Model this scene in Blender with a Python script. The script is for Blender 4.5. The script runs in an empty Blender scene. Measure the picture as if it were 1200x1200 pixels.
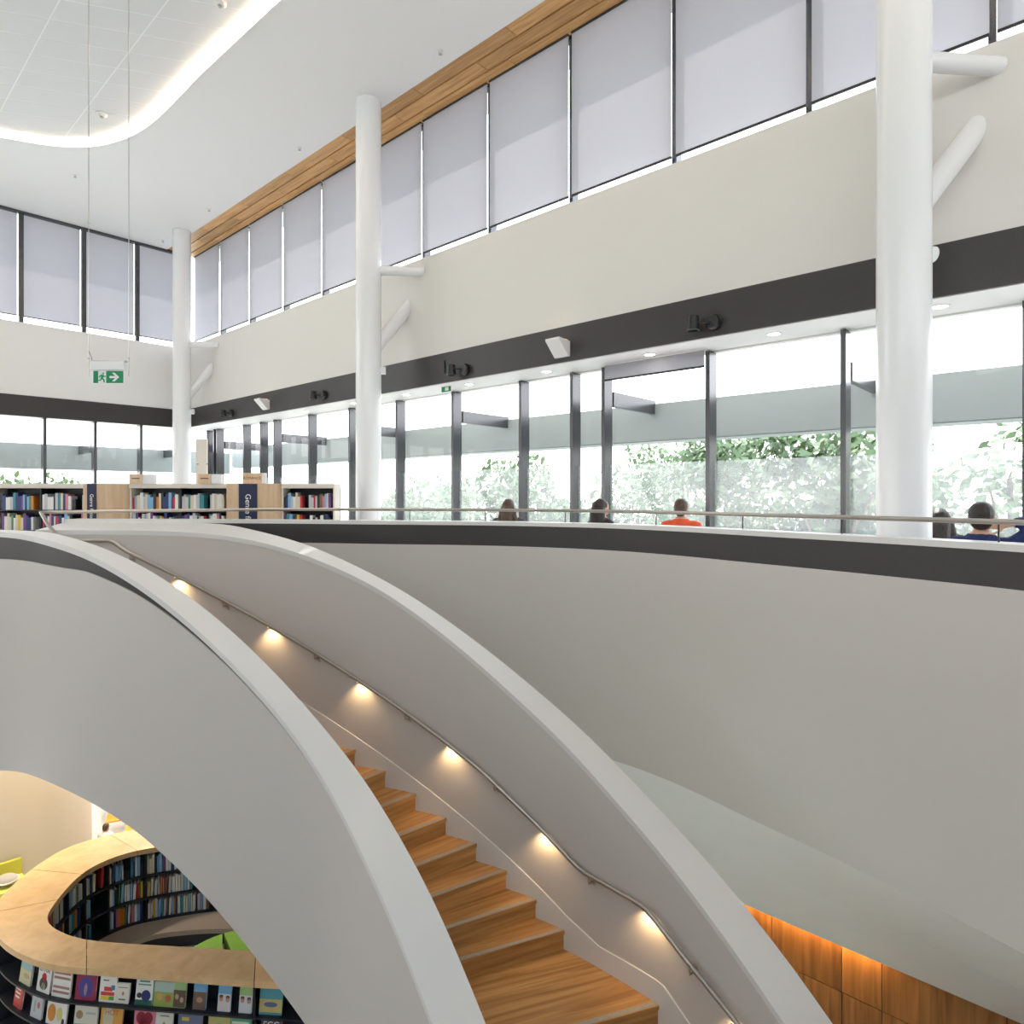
import bpy, bmesh, math, random
from mathutils import Vector, Matrix
random.seed(7)
R = math.radians
S = bpy.context.scene
COL = S.collection
# ------------------------------------------------------------------ camera
F_PX, HOR = 755.0, 581.0
cam_d = bpy.data.cameras.new('camera'); cam = bpy.data.objects.new('camera', cam_d); COL.objects.link(cam)
EYE = 1.3
cam.location = (0, 0, EYE); cam.rotation_euler = (R(90), 0, 0)
cam_d.sensor_width = 36; cam_d.lens = F_PX / 1200 * 36
cam_d.shift_y = -(600 - HOR) / 1200
cam_d.clip_start = .05; cam_d.clip_end = 500
S.camera = cam
# ------------------------------------------------------------------ sky, sun, exposure
w = bpy.data.worlds.new('world'); S.world = w; w.use_nodes = True
nt = w.node_tree; nt.nodes.clear()
out = nt.nodes.new('ShaderNodeOutputWorld'); bg = nt.nodes.new('ShaderNodeBackground')
tc = nt.nodes.new('ShaderNodeTexCoord'); sp = nt.nodes.new('ShaderNodeSeparateXYZ')
mr = nt.nodes.new('ShaderNodeMapRange'); mr.inputs['From Min'].default_value = 0; mr.inputs['From Max'].default_value = .8
mix = nt.nodes.new('ShaderNodeMix'); mix.data_type = 'RGBA'
mix.inputs['A'].default_value = (1, .99, .97, 1); mix.inputs['B'].default_value = (.62, .78, 1, 1)
nt.links.new(tc.outputs['Generated'], sp.inputs[0]); nt.links.new(sp.outputs['Z'], mr.inputs['Value'])
nt.links.new(mr.outputs[0], mix.inputs['Factor']); nt.links.new(mix.outputs['Result'], bg.inputs['Color'])
bg.inputs['Strength'].default_value = 2.8
nt.links.new(bg.outputs[0], out.inputs[0])
sun_d = bpy.data.lights.new('sun', 'SUN'); sun = bpy.data.objects.new('sun', sun_d); COL.objects.link(sun)
sun_d.energy = 4.2; sun_d.angle = R(.6); sun_d.color = (1, .96, .9)
sun.rotation_euler = Vector((-.1, -1, -1.19)).to_track_quat('-Z', 'Y').to_euler()
sun.location = (3, 30, 40)
S.view_settings.view_transform = 'Standard'; S.view_settings.look = 'None'
S.view_settings.exposure = 0.98; S.view_settings.gamma = 1; S.view_settings.use_curve_mapping = False

# ------------------------------------------------------------------ materials
def mat(name, col, rough=.6, metal=0, noise=0, nscale=8, bump=0, spec=.5):
    m = bpy.data.materials.new(name); m.use_nodes = True; n = m.node_tree.nodes; l = m.node_tree.links
    b = n['Principled BSDF']; b.inputs['Base Color'].default_value = (*col, 1)
    b.inputs['Roughness'].default_value = rough; b.inputs['Metallic'].default_value = metal
    b.inputs['Specular IOR Level'].default_value = spec
    if noise or bump:
        t = n.new('ShaderNodeTexCoord'); nz = n.new('ShaderNodeTexNoise'); nz.inputs['Scale'].default_value = nscale
        nz.inputs['Detail'].default_value = 5
        l.new(t.outputs['Object'], nz.inputs['Vector'])
        if noise:
            r = n.new('ShaderNodeValToRGB')
            r.color_ramp.elements[0].position = .3; r.color_ramp.elements[1].position = .7
            r.color_ramp.elements[0].color = (*[c * (1 - noise) for c in col], 1)
            r.color_ramp.elements[1].color = (*[min(1, c * (1 + noise)) for c in col], 1)
            l.new(nz.outputs['Fac'], r.inputs[0]); l.new(r.outputs[0], b.inputs['Base Color'])
        if bump:
            bp = n.new('ShaderNodeBump'); bp.inputs['Strength'].default_value = bump; bp.inputs['Distance'].default_value = .01
            l.new(nz.outputs['Fac'], bp.inputs['Height']); l.new(bp.outputs[0], b.inputs['Normal'])
    return m
def wood(name, c1, c2, scale=(1.2, 22, 22), rough=.42, seed=0.):
    m = bpy.data.materials.new(name); m.use_nodes = True; n = m.node_tree.nodes; l = m.node_tree.links
    b = n['Principled BSDF']; b.inputs['Roughness'].default_value = rough
    t = n.new('ShaderNodeTexCoord'); oi = n.new('ShaderNodeObjectInfo')
    add = n.new('ShaderNodeVectorMath'); add.operation = 'ADD'
    mul = n.new('ShaderNodeVectorMath'); mul.operation = 'SCALE'; mul.inputs['Scale'].default_value = 37
    cmb = n.new('ShaderNodeCombineXYZ')
    for k in range(3): l.new(oi.outputs['Random'], cmb.inputs[k])
    l.new(cmb.outputs[0], mul.inputs[0]); l.new(t.outputs['Object'], add.inputs[0]); l.new(mul.outputs[0], add.inputs[1])
    mp = n.new('ShaderNodeMapping'); mp.inputs['Scale'].default_value = scale; l.new(add.outputs[0], mp.inputs['Vector'])
    nz = n.new('ShaderNodeTexNoise'); nz.inputs['Scale'].default_value = 1; nz.inputs['Detail'].default_value = 8; nz.inputs['Distortion'].default_value = .6
    l.new(mp.outputs[0], nz.inputs['Vector'])
    r = n.new('ShaderNodeValToRGB'); r.color_ramp.elements[0].position = .32; r.color_ramp.elements[1].position = .68
    r.color_ramp.elements[0].color = (*c1, 1); r.color_ramp.elements[1].color = (*c2, 1)
    l.new(nz.outputs['Fac'], r.inputs[0])
    hs = n.new('ShaderNodeHueSaturation'); mrr = n.new('ShaderNodeMapRange')
    mrr.inputs['To Min'].default_value = .82; mrr.inputs['To Max'].default_value = 1.15
    l.new(oi.outputs['Random'], mrr.inputs['Value']); l.new(mrr.outputs[0], hs.inputs['Value'])
    l.new(r.outputs[0], hs.inputs['Color']); l.new(hs.outputs[0], b.inputs['Base Color'])
    return m
def emit(name, col, s):
    m = bpy.data.materials.new(name); m.use_nodes = True; b = m.node_tree.nodes['Principled BSDF']
    b.inputs['Base Color'].default_value = (*col, 1); b.inputs['Emission Color'].default_value = (*col, 1)
    b.inputs['Emission Strength'].default_value = s
    return m
def glassmat(name, tint=(1, 1, 1), gloss=.08):
    m = bpy.data.materials.new(name); m.use_nodes = True; n = m.node_tree.nodes; l = m.node_tree.links
    n.clear(); o = n.new('ShaderNodeOutputMaterial'); tr = n.new('ShaderNodeBsdfTransparent'); tr.inputs[0].default_value = (*tint, 1)
    g = n.new('ShaderNodeBsdfGlossy'); g.inputs['Roughness'].default_value = .02
    lwt = n.new('ShaderNodeLayerWeight'); pw = n.new('ShaderNodeMath'); pw.operation = 'POWER'; pw.inputs[1].default_value = 5; l.new(lwt.outputs['Facing'], pw.inputs[0])
    fr = n.new('ShaderNodeMath'); fr.operation = 'MULTIPLY_ADD'; fr.inputs[1].default_value = .55; fr.inputs[2].default_value = .025; l.new(pw.outputs[0], fr.inputs[0])
    mx = n.new('ShaderNodeMixShader'); l.new(fr.outputs[0], mx.inputs[0]); l.new(tr.outputs[0], mx.inputs[1]); l.new(g.outputs[0], mx.inputs[2])
    l.new(mx.outputs[0], o.inputs[0]); return m
def veil(name, col, tfac, transp, tcol=None):
    tcol = tcol or col
    m = bpy.data.materials.new(name); m.use_nodes = True; n = m.node_tree.nodes; l = m.node_tree.links
    n.clear(); o = n.new('ShaderNodeOutputMaterial')
    d = n.new('ShaderNodeBsdfDiffuse'); d.inputs[0].default_value = (*col, 1)
    t = n.new('ShaderNodeBsdfTranslucent'); t.inputs[0].default_value = (*tcol, 1)
    tr = n.new('ShaderNodeBsdfTransparent')
    a = n.new('ShaderNodeMixShader'); a.inputs[0].default_value = tfac
    b = n.new('ShaderNodeMixShader'); b.inputs[0].default_value = transp
    l.new(d.outputs[0], a.inputs[1]); l.new(t.outputs[0], a.inputs[2]); l.new(a.outputs[0], b.inputs[1]); l.new(tr.outputs[0], b.inputs[2])
    if transp < .3:   # woven cloth
        tcn = n.new('ShaderNodeTexCoord'); nz = n.new('ShaderNodeTexNoise'); nz.inputs['Scale'].default_value = 60
        mp = n.new('ShaderNodeMapping'); mp.inputs['Scale'].default_value = (1, 1, .15)
        l.new(tcn.outputs['Object'], mp.inputs[0]); l.new(mp.outputs[0], nz.inputs['Vector'])
        r = n.new('ShaderNodeValToRGB'); r.color_ramp.elements[0].color = (*[c * .9 for c in tcol], 1); r.color_ramp.elements[1].color = (*tcol, 1)
        l.new(nz.outputs['Fac'], r.inputs[0]); l.new(r.outputs[0], t.inputs[0])
    l.new(b.outputs[0], o.inputs[0]); return m

WHITE = mat('white_paint', (.80, .79, .77), .55, bump=.03, nscale=300)
WALLW = mat('wall_paint_warm_white', (.72, .70, .66), .6, bump=.03, nscale=300)
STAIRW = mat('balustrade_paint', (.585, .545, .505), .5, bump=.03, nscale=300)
CAPW = mat('cap_white', (.70, .68, .65), .4)
CEILW = mat('ceiling_plaster', (.84, .84, .83), .7)
COLW = mat('column_gloss_white', (.82, .83, .84), .22)
TILE = mat('ceiling_tile', (.74, .75, .75), .8, bump=.1, nscale=250)
TBAR = mat('ceiling_grid_white', (.92, .92, .92), .5)
DARK = mat('dark_band_vinyl', (.035, .03, .029), .45, noise=.1, nscale=60)
FRAME = mat('dark_anodised_frame', (.10, .10, .105), .25, metal=.75)
BLACK = mat('black_metal', (.012, .012, .014), .4)
STEEL = mat('brushed_steel', (.50, .46, .42), .33, metal=1, noise=.08, nscale=200)
WOOD = wood('stair_oak', (.34, .15, .045), (.58, .31, .11))
WOODC = wood('ceiling_timber', (.48, .24, .08), (.72, .42, .17))
WOODT = wood('counter_birch', (.66, .42, .2), (.78, .53, .28), scale=(6, 6, 6), rough=.38)
WOODV = wood('panel_walnut', (.20, .085, .025), (.42, .19, .06), scale=(16, 16, 1.0), rough=.4)
WOODE = wood('end_panel_maple', (.62, .42, .25), (.74, .54, .35), scale=(14, 14, 1.0))
STRIP = mat('nosing_strip', (.36, .31, .25), .6, noise=.15, nscale=90)
SHELFK = mat('shelf_dark', (.016, .018, .026), .45)
CREAM = mat('shelf_cream', (.74, .68, .6), .5)
NAVY = mat('navy_sign', (.006, .013, .055), .5)
LETTER = mat('letter_white', (.85, .85, .85), .5)
CARPET = mat('lower_floor_pale', (.60, .58, .54), .6, noise=.06, nscale=3)
TIMFL = mat('floor_grey', (.42, .39, .36), .7, noise=.1, nscale=6)
GLASS = glassmat('window_glass')
FILM = veil('frosted_film', (.85, .87, .9), .7, .78)
BLIND = veil('blind_cloth', (.66, .65, .70), .5, .0, (.165, .162, .18))
GREEN = mat('exit_green', (.0, .27, .10), .5)
LEDW = emit('cove_led', (1, .80, .58), 9)
LEDS = emit('stair_led', (1, .72, .4), 1.2)
LEDWOOD = emit('wood_led', (1, .60, .18), 34)
DOWNL = emit('downlight_lens', (1, .93, .82), 10)
BEIGE = mat('beige_column', (.60, .53, .42), .6, bump=.03, nscale=200)
LIME = mat('lime_seat', (.20, .42, .035), .6, noise=.08, nscale=20)
YELG = mat('yellow_green_bench', (.55, .52, .06), .55)
LEAF = mat('leaf', (.10, .155, .055), .7, noise=.3, nscale=3)
BARK = mat('bark', (.16, .12, .09), .9, noise=.3, nscale=10)
GRASS = mat('ground_pale', (.44, .46, .36), .9, noise=.15, nscale=.3)
CANOPY = mat('canopy_grey', (.30, .335, .325), .5)
SKIN = mat('skin', (.62, .37, .25), .55)
HAIRK = mat('hair_dark', (.022, .014, .010), .45, noise=.5, nscale=60, bump=.5)
HAIRB = mat('hair_brown', (.075, .04, .022), .45, noise=.5, nscale=60, bump=.5)
ORANGE = mat('cloth_orange', (.75, .10, .035), .8)
NAVYC = mat('cloth_navy', (.012, .025, .10), .85, noise=.3, nscale=30)
GREYC = mat('cloth_charcoal', (.06, .06, .07), .85)
PLUM = mat('cloth_black', (.02, .018, .02), .85)
DENIM = mat('denim', (.05, .08, .16), .85)
PAPER = mat('paper', (.82, .79, .72), .8)

# ------------------------------------------------------------------ mesh helpers
def meta(o, label=None, cat=None, group=None, kind=None):
    if label: o['label'] = label
    if cat: o['category'] = cat
    if group: o['group'] = group
    if kind: o['kind'] = kind
    return o
def obj(name, verts, faces, m, parent=None, smooth=False):
    me = bpy.data.meshes.new(name); me.from_pydata([tuple(v) for v in verts], [], faces); me.update()
    bm = bmesh.new(); bm.from_mesh(me); bmesh.ops.recalc_face_normals(bm, faces=bm.faces); bm.to_mesh(me); bm.free()
    for mm in (m if isinstance(m, (list, tuple)) else [m]): me.materials.append(mm)
    o = bpy.data.objects.new(name, me); COL.objects.link(o)
    if smooth:
        for p in me.polygons: p.use_smooth = True
        try: me.set_sharp_from_angle(angle=R(35))
        except Exception: pass
    if parent: o.parent = parent
    return o
def thing(name, label, cat, loc=(0, 0, 0), group=None, kind=None):
    o = bpy.data.objects.new(name, None); COL.objects.link(o); o.location = loc; o.empty_display_size = .1
    return meta(o, label, cat, group, kind)
class MB:
    def __init__(s): s.v = []; s.f = []
    def add(s, v, f):
        b = len(s.v); s.v += [Vector(x) for x in v]; s.f += [tuple(i + b for i in q) for q in f]; return s
    def box(s, lo, hi, M=None):
        x0, y0, z0 = lo; x1, y1, z1 = hi
        v = [Vector(p) for p in ((x0,y0,z0),(x1,y0,z0),(x1,y1,z0),(x0,y1,z0),(x0,y0,z1),(x1,y0,z1),(x1,y1,z1),(x0,y1,z1))]
        if M: v = [M @ p for p in v]
        return s.add(v, [(0,3,2,1),(4,5,6,7),(0,1,5,4),(1,2,6,5),(2,3,7,6),(3,0,4,7)])
    def tube(s, pts, r, n=10, cap=True):
        pts = [Vector(p) for p in pts]; rr = r if isinstance(r, (list, tuple)) else [r] * len(pts)
        rings = []; up = None
        for i, p in enumerate(pts):
            d = (pts[min(i + 1, len(pts) - 1)] - pts[max(i - 1, 0)]).normalized()
            if up is None: up = Vector((0, 0, 1)) if abs(d.z) < .95 else Vector((1, 0, 0))
            a = d.cross(up).normalized(); b = a.cross(d).normalized(); up = b
            rings.append([p + (a * math.cos(2*math.pi*k/n) + b * math.sin(2*math.pi*k/n)) * rr[i] for k in range(n)])
        return s.rings(rings, cap)
    def rings(s, rings, cap=True, closed=True):
        n = len(rings[0]); v = [p for r in rings for p in r]; f = []
        for i in range(len(rings) - 1):
            for k in range(n if closed else n - 1):
                k2 = (k + 1) % n; f.append((i*n+k, i*n+k2, (i+1)*n+k2, (i+1)*n+k))
        if cap and closed: f.append(tuple(range(n))[::-1]); f.append(tuple((len(rings)-1)*n + k for k in range(n)))
        return s.add(v, f)
    def prism(s, poly, z0, z1):
        n = len(poly); v = [(p[0], p[1], z0) for p in poly] + [(p[0], p[1], z1) for p in poly]
        f = [tuple(range(n))[::-1], tuple(range(n, 2*n))] + [(k, (k+1) % n, n+(k+1) % n, n+k) for k in range(n)]
        return s.add(v, f)
    def lathe(s, prof, c=(0, 0, 0), n=20, M=None, cap=True):
        rings = []
        for r, z in prof:
            ring = [Vector((r*math.cos(2*math.pi*k/n), r*math.sin(2*math.pi*k/n), z)) for k in range(n)]
            rings.append([(M @ p if M else p) + Vector(c) for p in ring])
        return s.rings(rings, cap)
    def ell(s, c, r, n=16, m=10, M=None):
        rings = []
        for j in range(1, m):
            t = math.pi * j / m
            ring = [Vector((r[0]*math.sin(t)*math.cos(2*math.pi*k/n), r[1]*math.sin(t)*math.sin(2*math.pi*k/n), -r[2]*math.cos(t))) for k in range(n)]
            rings.append([(M @ p if M else p) + Vector(c) for p in ring])
        return s.rings(rings)
    def obj(s, name, m, parent=None, smooth=False): return obj(name, s.v, s.f, m, parent, smooth)
def cat_rom(P, n=6):
    P = [Vector(p) for p in P]; o = []
    for i in range(len(P) - 1):
        a = P[i-1] if i else P[0]*2 - P[1]; b, c = P[i], P[i+1]; d = P[i+2] if i + 2 < len(P) else P[-1]*2 - P[-2]
        for k in range(n):
            t = k / n
            o.append(.5*((2*b) + (c-a)*t + (2*a-5*b+4*c-d)*t*t + (3*b-a-3*c+d)*t*t*t))
    o.append(P[-1].copy()); return o
def cr(rows, n=6):   # rows of plain number tuples of any length
    o = []
    for i in range(len(rows) - 1):
        a = rows[i-1] if i else [2*x - y for x, y in zip(rows[0], rows[1])]
        b, c = rows[i], rows[i+1]; d = rows[i+2] if i + 2 < len(rows) else [2*x - y for x, y in zip(rows[-1], rows[-2])]
        for k in range(n):
            t = k / n
            o.append([.5*(2*q + (r-p)*t + (2*p-5*q+4*r-s)*t*t + (3*q-p-3*r+s)*t**3) for p, q, r, s in zip(a, b, c, d)])
    o.append(list(rows[-1])); return o
def interp(tab, x):
    t = sorted(tab)
    if x <= t[0][0]: return t[0][1]
    for (a, b), (c, d) in zip(t, t[1:]):
        if x <= c: return b + (d - b) * (x - a) / (c - a)
    return t[-1][1]
def fill_poly(name, outer, holes, z, m, parent=None, thick=0, flip=False):
    bm = bmesh.new(); es = []
    for loop in [outer] + holes:
        vs = [bm.verts.new((p[0], p[1], z)) for p in loop]
        es += [bm.edges.new((vs[i], vs[(i+1) % len(vs)])) for i in range(len(vs))]
    bmesh.ops.triangle_fill(bm, edges=es, use_beauty=True, use_dissolve=False)
    if thick:
        r = bmesh.ops.extrude_face_region(bm, geom=list(bm.faces))
        bmesh.ops.translate(bm, verts=[e for e in r['geom'] if isinstance(e, bmesh.types.BMVert)], vec=(0, 0, thick))
    bmesh.ops.recalc_face_normals(bm, faces=bm.faces)
    me = bpy.data.meshes.new(name); bm.to_mesh(me); bm.free(); me.materials.append(m)
    o = bpy.data.objects.new(name, me); COL.objects.link(o)
    if parent: o.parent = parent
    return o
def offset(P, d):  # offset a plan polyline sideways (left of travel positive)
    o = []
    for i, p in enumerate(P):
        a = Vector(P[max(i-1, 0)][:2]); b = Vector(P[min(i+1, len(P)-1)][:2]); t = (b - a).normalized()
        o.append((p[0] - t.y*d, p[1] + t.x*d))
    return o
def copy_of(src, parent=None):
    c = src.copy(); COL.objects.link(c); c.parent = parent; return c
def text(name, body, size, m, parent, M, extrude=.001, align='CENTER'):
    c = bpy.data.curves.new(name, 'FONT'); c.body = body; c.size = size; c.extrude = extrude; c.align_x = align; c.align_y = 'CENTER'
    t = bpy.data.objects.new(name, c); COL.objects.link(t)
    dg = bpy.context.evaluated_depsgraph_get(); me = bpy.data.meshes.new_from_object(t.evaluated_get(dg))
    bpy.data.objects.remove(t); me.transform(M); me.materials.clear(); me.materials.append(m)
    o = bpy.data.objects.new(name, me); COL.objects.link(o); o.parent = parent; return o

# ------------------------------------------------------------------ building grid: right wall runs along U, its outward normal is N
N2 = Vector((.668, .744)); U2 = Vector((-.744, .668))
def W(s, p, z): v = N2*p + U2*s; return Vector((v.x, v.y, z))
def MW(s, p, z):  # frame: local x along the wall towards the near right, y outward, z up
    M = Matrix.Identity(4)
    M.col[0] = (-U2.x, -U2.y, 0, 0); M.col[1] = (N2.x, N2.y, 0, 0); M.col[2] = (0, 0, 1, 0); M.col[3] = (*W(s, p, z), 1); return M
def MBk(t, q, z):  # back wall frame: local x along N, y outward (U)
    M = Matrix.Identity(4)
    M.col[0] = (N2.x, N2.y, 0, 0); M.col[1] = (U2.x, U2.y, 0, 0); M.col[2] = (0, 0, 1, 0); v = U2*q + N2*t; M.col[3] = (v.x, v.y, z, 1); return M
PW, QB = 7.83, 20.3              # faces of the right and the back wall
Z_BB, Z_BT, Z_SILL, Z_CEIL, Z_LOW = 3.34, 3.87, 5.73, 8.57, -4.6
SMIN, SMAX = -9.0, QB
def wallbox(name, s0, s1, p0, p1, z0, z1, m, parent=None):
    return MB().box((-s1, p0, z0), (-s0, p1, z1), MW(0, 0, 0)).obj(name, m, parent)
def backbox(name, t0, t1, q0, q1, z0, z1, m, parent=None):
    return MB().box((t0, q0, z0), (t1, q1, z1), MBk(0, 0, 0)).obj(name, m, parent)

def wallquad(name, s0, s1, p, z0, z1, m, parent=None): return obj(name, [W(s0, p, z0), W(s1, p, z0), W(s1, p, z1), W(s0, p, z1)], [(0, 1, 2, 3)], m, parent)
def backquad(name, t0, t1, q, z0, z1, m, parent=None):
    M = MBk(0, 0, 0); return obj(name, [M @ Vector(v) for v in ((t0, q, z0), (t1, q, z0), (t1, q, z1), (t0, q, z1))], [(0, 1, 2, 3)], m, parent)
# --- walls
meta(wallbox('wall_right', SMIN, SMAX, PW, PW + .95, Z_BB, Z_SILL, WALLW), 'warm white upper wall between the two rows of windows', kind='structure')
meta(wallbox('trim_1', SMIN, SMAX - .02, PW - .02, PW + .01, Z_BB - .005, Z_BT, DARK), 'dark band along the right wall above the windows', kind='structure')
meta(backbox('wall_back', -8, PW + .9, QB, QB + .45, Z_BB, Z_SILL, WHITE), 'white far wall under the clerestory', kind='structure')
meta(backbox('trim_2', -8, PW, QB - .02, QB + .01, Z_BB - .005, Z_BT, DARK), 'dark band along the far wall', kind='structure')
# enclosure behind and beside the viewpoint
c0 = (U2*QB + N2*-8)
def seg_wall(name, a, b, z0, z1, th=.25):
    a = Vector(a); b = Vector(b); t = (b - a).normalized(); nn = Vector((-t.y, t.x))*th
    return meta(MB().prism([a, b, b + nn, a + nn], z0, z1).obj(name, WHITE), 'plain white enclosing wall', kind='structure')
for nm, a_, b_ in (('wall_left', (c0.x, c0.y), (-15, -7)), ('wall_rear', (-15, -7), (17.5, -7))):
    for z0, z1 in (((Z_LOW, .9), (2.6, Z_CEIL)) if nm == 'wall_left' else ((Z_LOW, Z_SILL), (7.6, Z_CEIL))): seg_wall(nm, a_, b_, z0, z1)  # open bands between the unseen wall pieces, added to let fill light in
e0 = W(SMIN, PW, 0)
seg_wall('wall_near', (17.5, -7), (e0.x, e0.y), Z_LOW, Z_CEIL)

# ------------------------------------------------------------------ main curve of the void (front face of the balustrade), right to left
M0 = [(3.2, -1.2), (3.5, .2), (3.72, 1.6), (3.76, 3.0), (3.69, 3.85), (3.55, 4.46), (3.25, 4.91), (2.91, 5.5), (2.44, 6.13), (2.17, 6.54), (1.86, 7.01),
      (1.48, 7.45), (1.04, 7.85), (0, 8.41), (-1.0, 8.62), (-1.72, 8.72), (-2.36, 8.88), (-3.6, 9.12), (-5.2, 9.3), (-6.5, 9.38)]
MC = [(p[0], p[1]) for p in cat_rom([(a, b, 0) for a, b in M0], 5)]
def sm(P, it=6):
    P = [list(p) for p in P]
    for _ in range(it):
        P = [P[0]] + [[(P[i-1][k] + 2*P[i][k] + P[i+1][k])/4 for k in (0, 1)] for i in range(1, len(P)-1)] + [P[-1]]
    return P
MC = sm(MC, 14)
MO = offset(MC, -.26)            # outer side (upper floor side)
# ------------------------------------------------------------------ stair plan tables
def Dk(k): return 3.86 - .17*(k - 1)
FT = {-2.5: (1.62, 4.55, 3.269, .31, 1.92), -1: (1.33, 4.93, 2.97, .30, 1.86), 0: (1.19, 5.105, 2.832, .29, 1.83), 1: (.491, 5.732, 2.219, .26, 1.78),
      2: (.239, 5.894, 2.03, .26, 1.76), 3: (-.034, 6.056, 1.826, .25, 1.75), 4: (-.325, 6.216, 1.609, .23, 1.75), 5: (-.633, 6.371, 1.4, .22, 1.75),
      6: (-.956, 6.521, 1.2, .21, 1.76), 7: (-1.291, 6.662, 1.006, .21, 1.77), 8: (-1.637, 6.793, .852, .22, 1.77), 9: (-1.99, 6.913, .725, .27, 1.74),
      10: (-2.35, 7.018, .606, .34, 1.73), 11: (-2.714, 7.108, .521, .44, 1.69), 12: (-3.08, 7.179, .456, .57, 1.62), 13: (-3.446, 7.231, .418, .81, 0),
      14: (-3.81, 7.261, .400, 1.23, 0), 15: (-4.169, 7.267, .392, 1.73, 0), 16: (-4.522, 7.255, .388, 2.05, 0)}
def nd(k): a = R(23 + 4.5*(k - 1)); return Vector((-math.cos(a), -math.sin(a)))
def Fp(k): return Vector(FT[k][:2])
far = [(2.75, 2.3, 4.62, 3.02, 2.45), (2.42, 3.2, 4.2, 2.69, 3.35), (2.03, 3.9, 3.76, 2.31, 4.05)]   # x, y, drop, outer x, outer y
for k in (-2.5, -1, 0, 1, 2, 3, 4, 5, 6, 7, 8, 9, 10, 11, 12, 13, 14, 15, 16):
    o_ = Fp(k) - nd(k)*FT[k][3]; far.append((*Fp(k), FT[k][2], o_.x, o_.y))
far += [(-4.95, 7.25, .388, -5.2, 9.35), (-5.4, 7.3, .388, -6.5, 9.36)]
near = [(.72, 2.3, 4.62, .42, 2.2), (.42, 3.15, 4.2, .12, 3.03), (.08, 3.82, 3.76, -.2, 3.69)]
for k in (-2.5, -1, 0, 1, 2, 3, 4, 5, 6, 7, 8, 9, 10, 11, 12):
    i_ = Fp(k) + nd(k)*FT[k][4]; wd = {-2.5: .31, -1: .31, 0: .31, 1: .26, 2: .24}.get(k, .205)
    o_ = Fp(k) + nd(k)*(FT[k][4] + wd); near.append((i_.x, i_.y, FT[k][2], o_.x, o_.y))
near += [(-3.97, 5.83, .385, -4.05, 5.63), (-4.45, 6.18, .35, -4.57, 6.0), (-5.1, 6.45, .34, -5.17, 6.25), (-6.6, 6.62, .34, -6.62, 6.42), (-9, 6.64, .34, -9, 6.44), (-15.6, 6.64, .34, -15.6, 6.44)]
botpx = [(0, 903), (25, 904.5), (62, 917), (97, 935), (110, 941), (160, 972), (187, 997), (225, 1032), (250, 1060), (300, 1122), (345, 1183), (420, 1300)]
def smooth_rows(rows, it=2, cols=(0, 1, 2, 3, 4), lo=0, hi=None):
    rows = [list(r) for r in rows]; hi = hi if hi is not None else len(rows)
    for _ in range(it):
        new = [r[:] for r in rows]
        for i in range(max(1, lo), min(len(rows) - 1, hi)):
            for c in cols: new[i][c] = (rows[i-1][c] + 2*rows[i][c] + rows[i+1][c]) / 4
        rows = new
    return rows
def resample_rows(rows, n):
    L = [0]
    for a, b in zip(rows, rows[1:]): L.append(L[-1] + math.dist(a[:2], b[:2]))
    o = []; j = 0
    for i in range(n):
        t = L[-1]*i/(n-1)
        while j < len(L) - 2 and L[j+1] < t: j += 1
        f = (t - L[j])/max(1e-9, L[j+1]-L[j]); o.append([p + (q-p)*f for p, q in zip(rows[j], rows[j+1])])
    return o
FAR = smooth_rows(resample_rows(cr(far, 6), 150), 26); NEAR = smooth_rows(resample_rows(cr(near, 6), 260), 22)
def near_bottom(r):
    x = 600 + F_PX*r[3]/r[4]
    d = (interp(botpx, x) - HOR)*r[4]/F_PX if x < 420 else 9
    return d
nb = []
for r in NEAR:
    d = near_bottom(r)
    nb.append(d if d < 8.5 else None)
last = next(i for i, d in enumerate(nb) if d is not None)
off0 = nb[last] - NEAR[last][2]
nb = [NEAR[i][2] + off0 if d is None else d for i, d in enumerate(nb)]
lim = nb[-1]
nb = [min(d, 5.88) for d in nb]
for _ in range(14): nb = [nb[0]] + [(nb[i-1] + 2*nb[i] + nb[i+1])/4 for i in range(1, len(nb)-1)] + [nb[-1]]

# ------------------------------------------------------------------ floors and ceilings
slab = [(p[0], p[1]) for p in offset(MC, -.12) if p[0] > -3.4]
slab += [(-3.9, 9.0), (-4.45, 7.25), (-4.42, 6.25), (-5.1, 6.38), (-9, 6.54), (-15.7, 6.54)]
t_ = U2*QB + N2*-7.9; slab += [(t_.x, t_.y)]
t_ = U2*QB + N2*8.75; slab += [(t_.x, t_.y)]
t_ = W(SMIN, 8.75, 0); slab += [(t_.x, t_.y)]
t_ = W(SMIN, PW, 0); slab += [(t_.x, t_.y), (17.4, -6.9), (3.1, -6.9)]
meta(fill_poly('floor', slab, [], 0, TIMFL, thick=-1.2), 'upper level floor slab around the void', kind='structure')
meta(MB().prism([(-14.5, -6.9), (3.05, -6.9), (3.05, -1.4), (-14.5, -1.4)], -.6, 0).obj('floor_rear', TIMFL), 'upper floor on the near side of the void', kind='structure')
meta(MB().prism([(-30, -7.2), (20, -7.2), (20, 26), (-30, 26)], Z_LOW - .2, Z_LOW).obj('floor_lower', CARPET), 'pale floor of the lower level', kind='structure')

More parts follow.
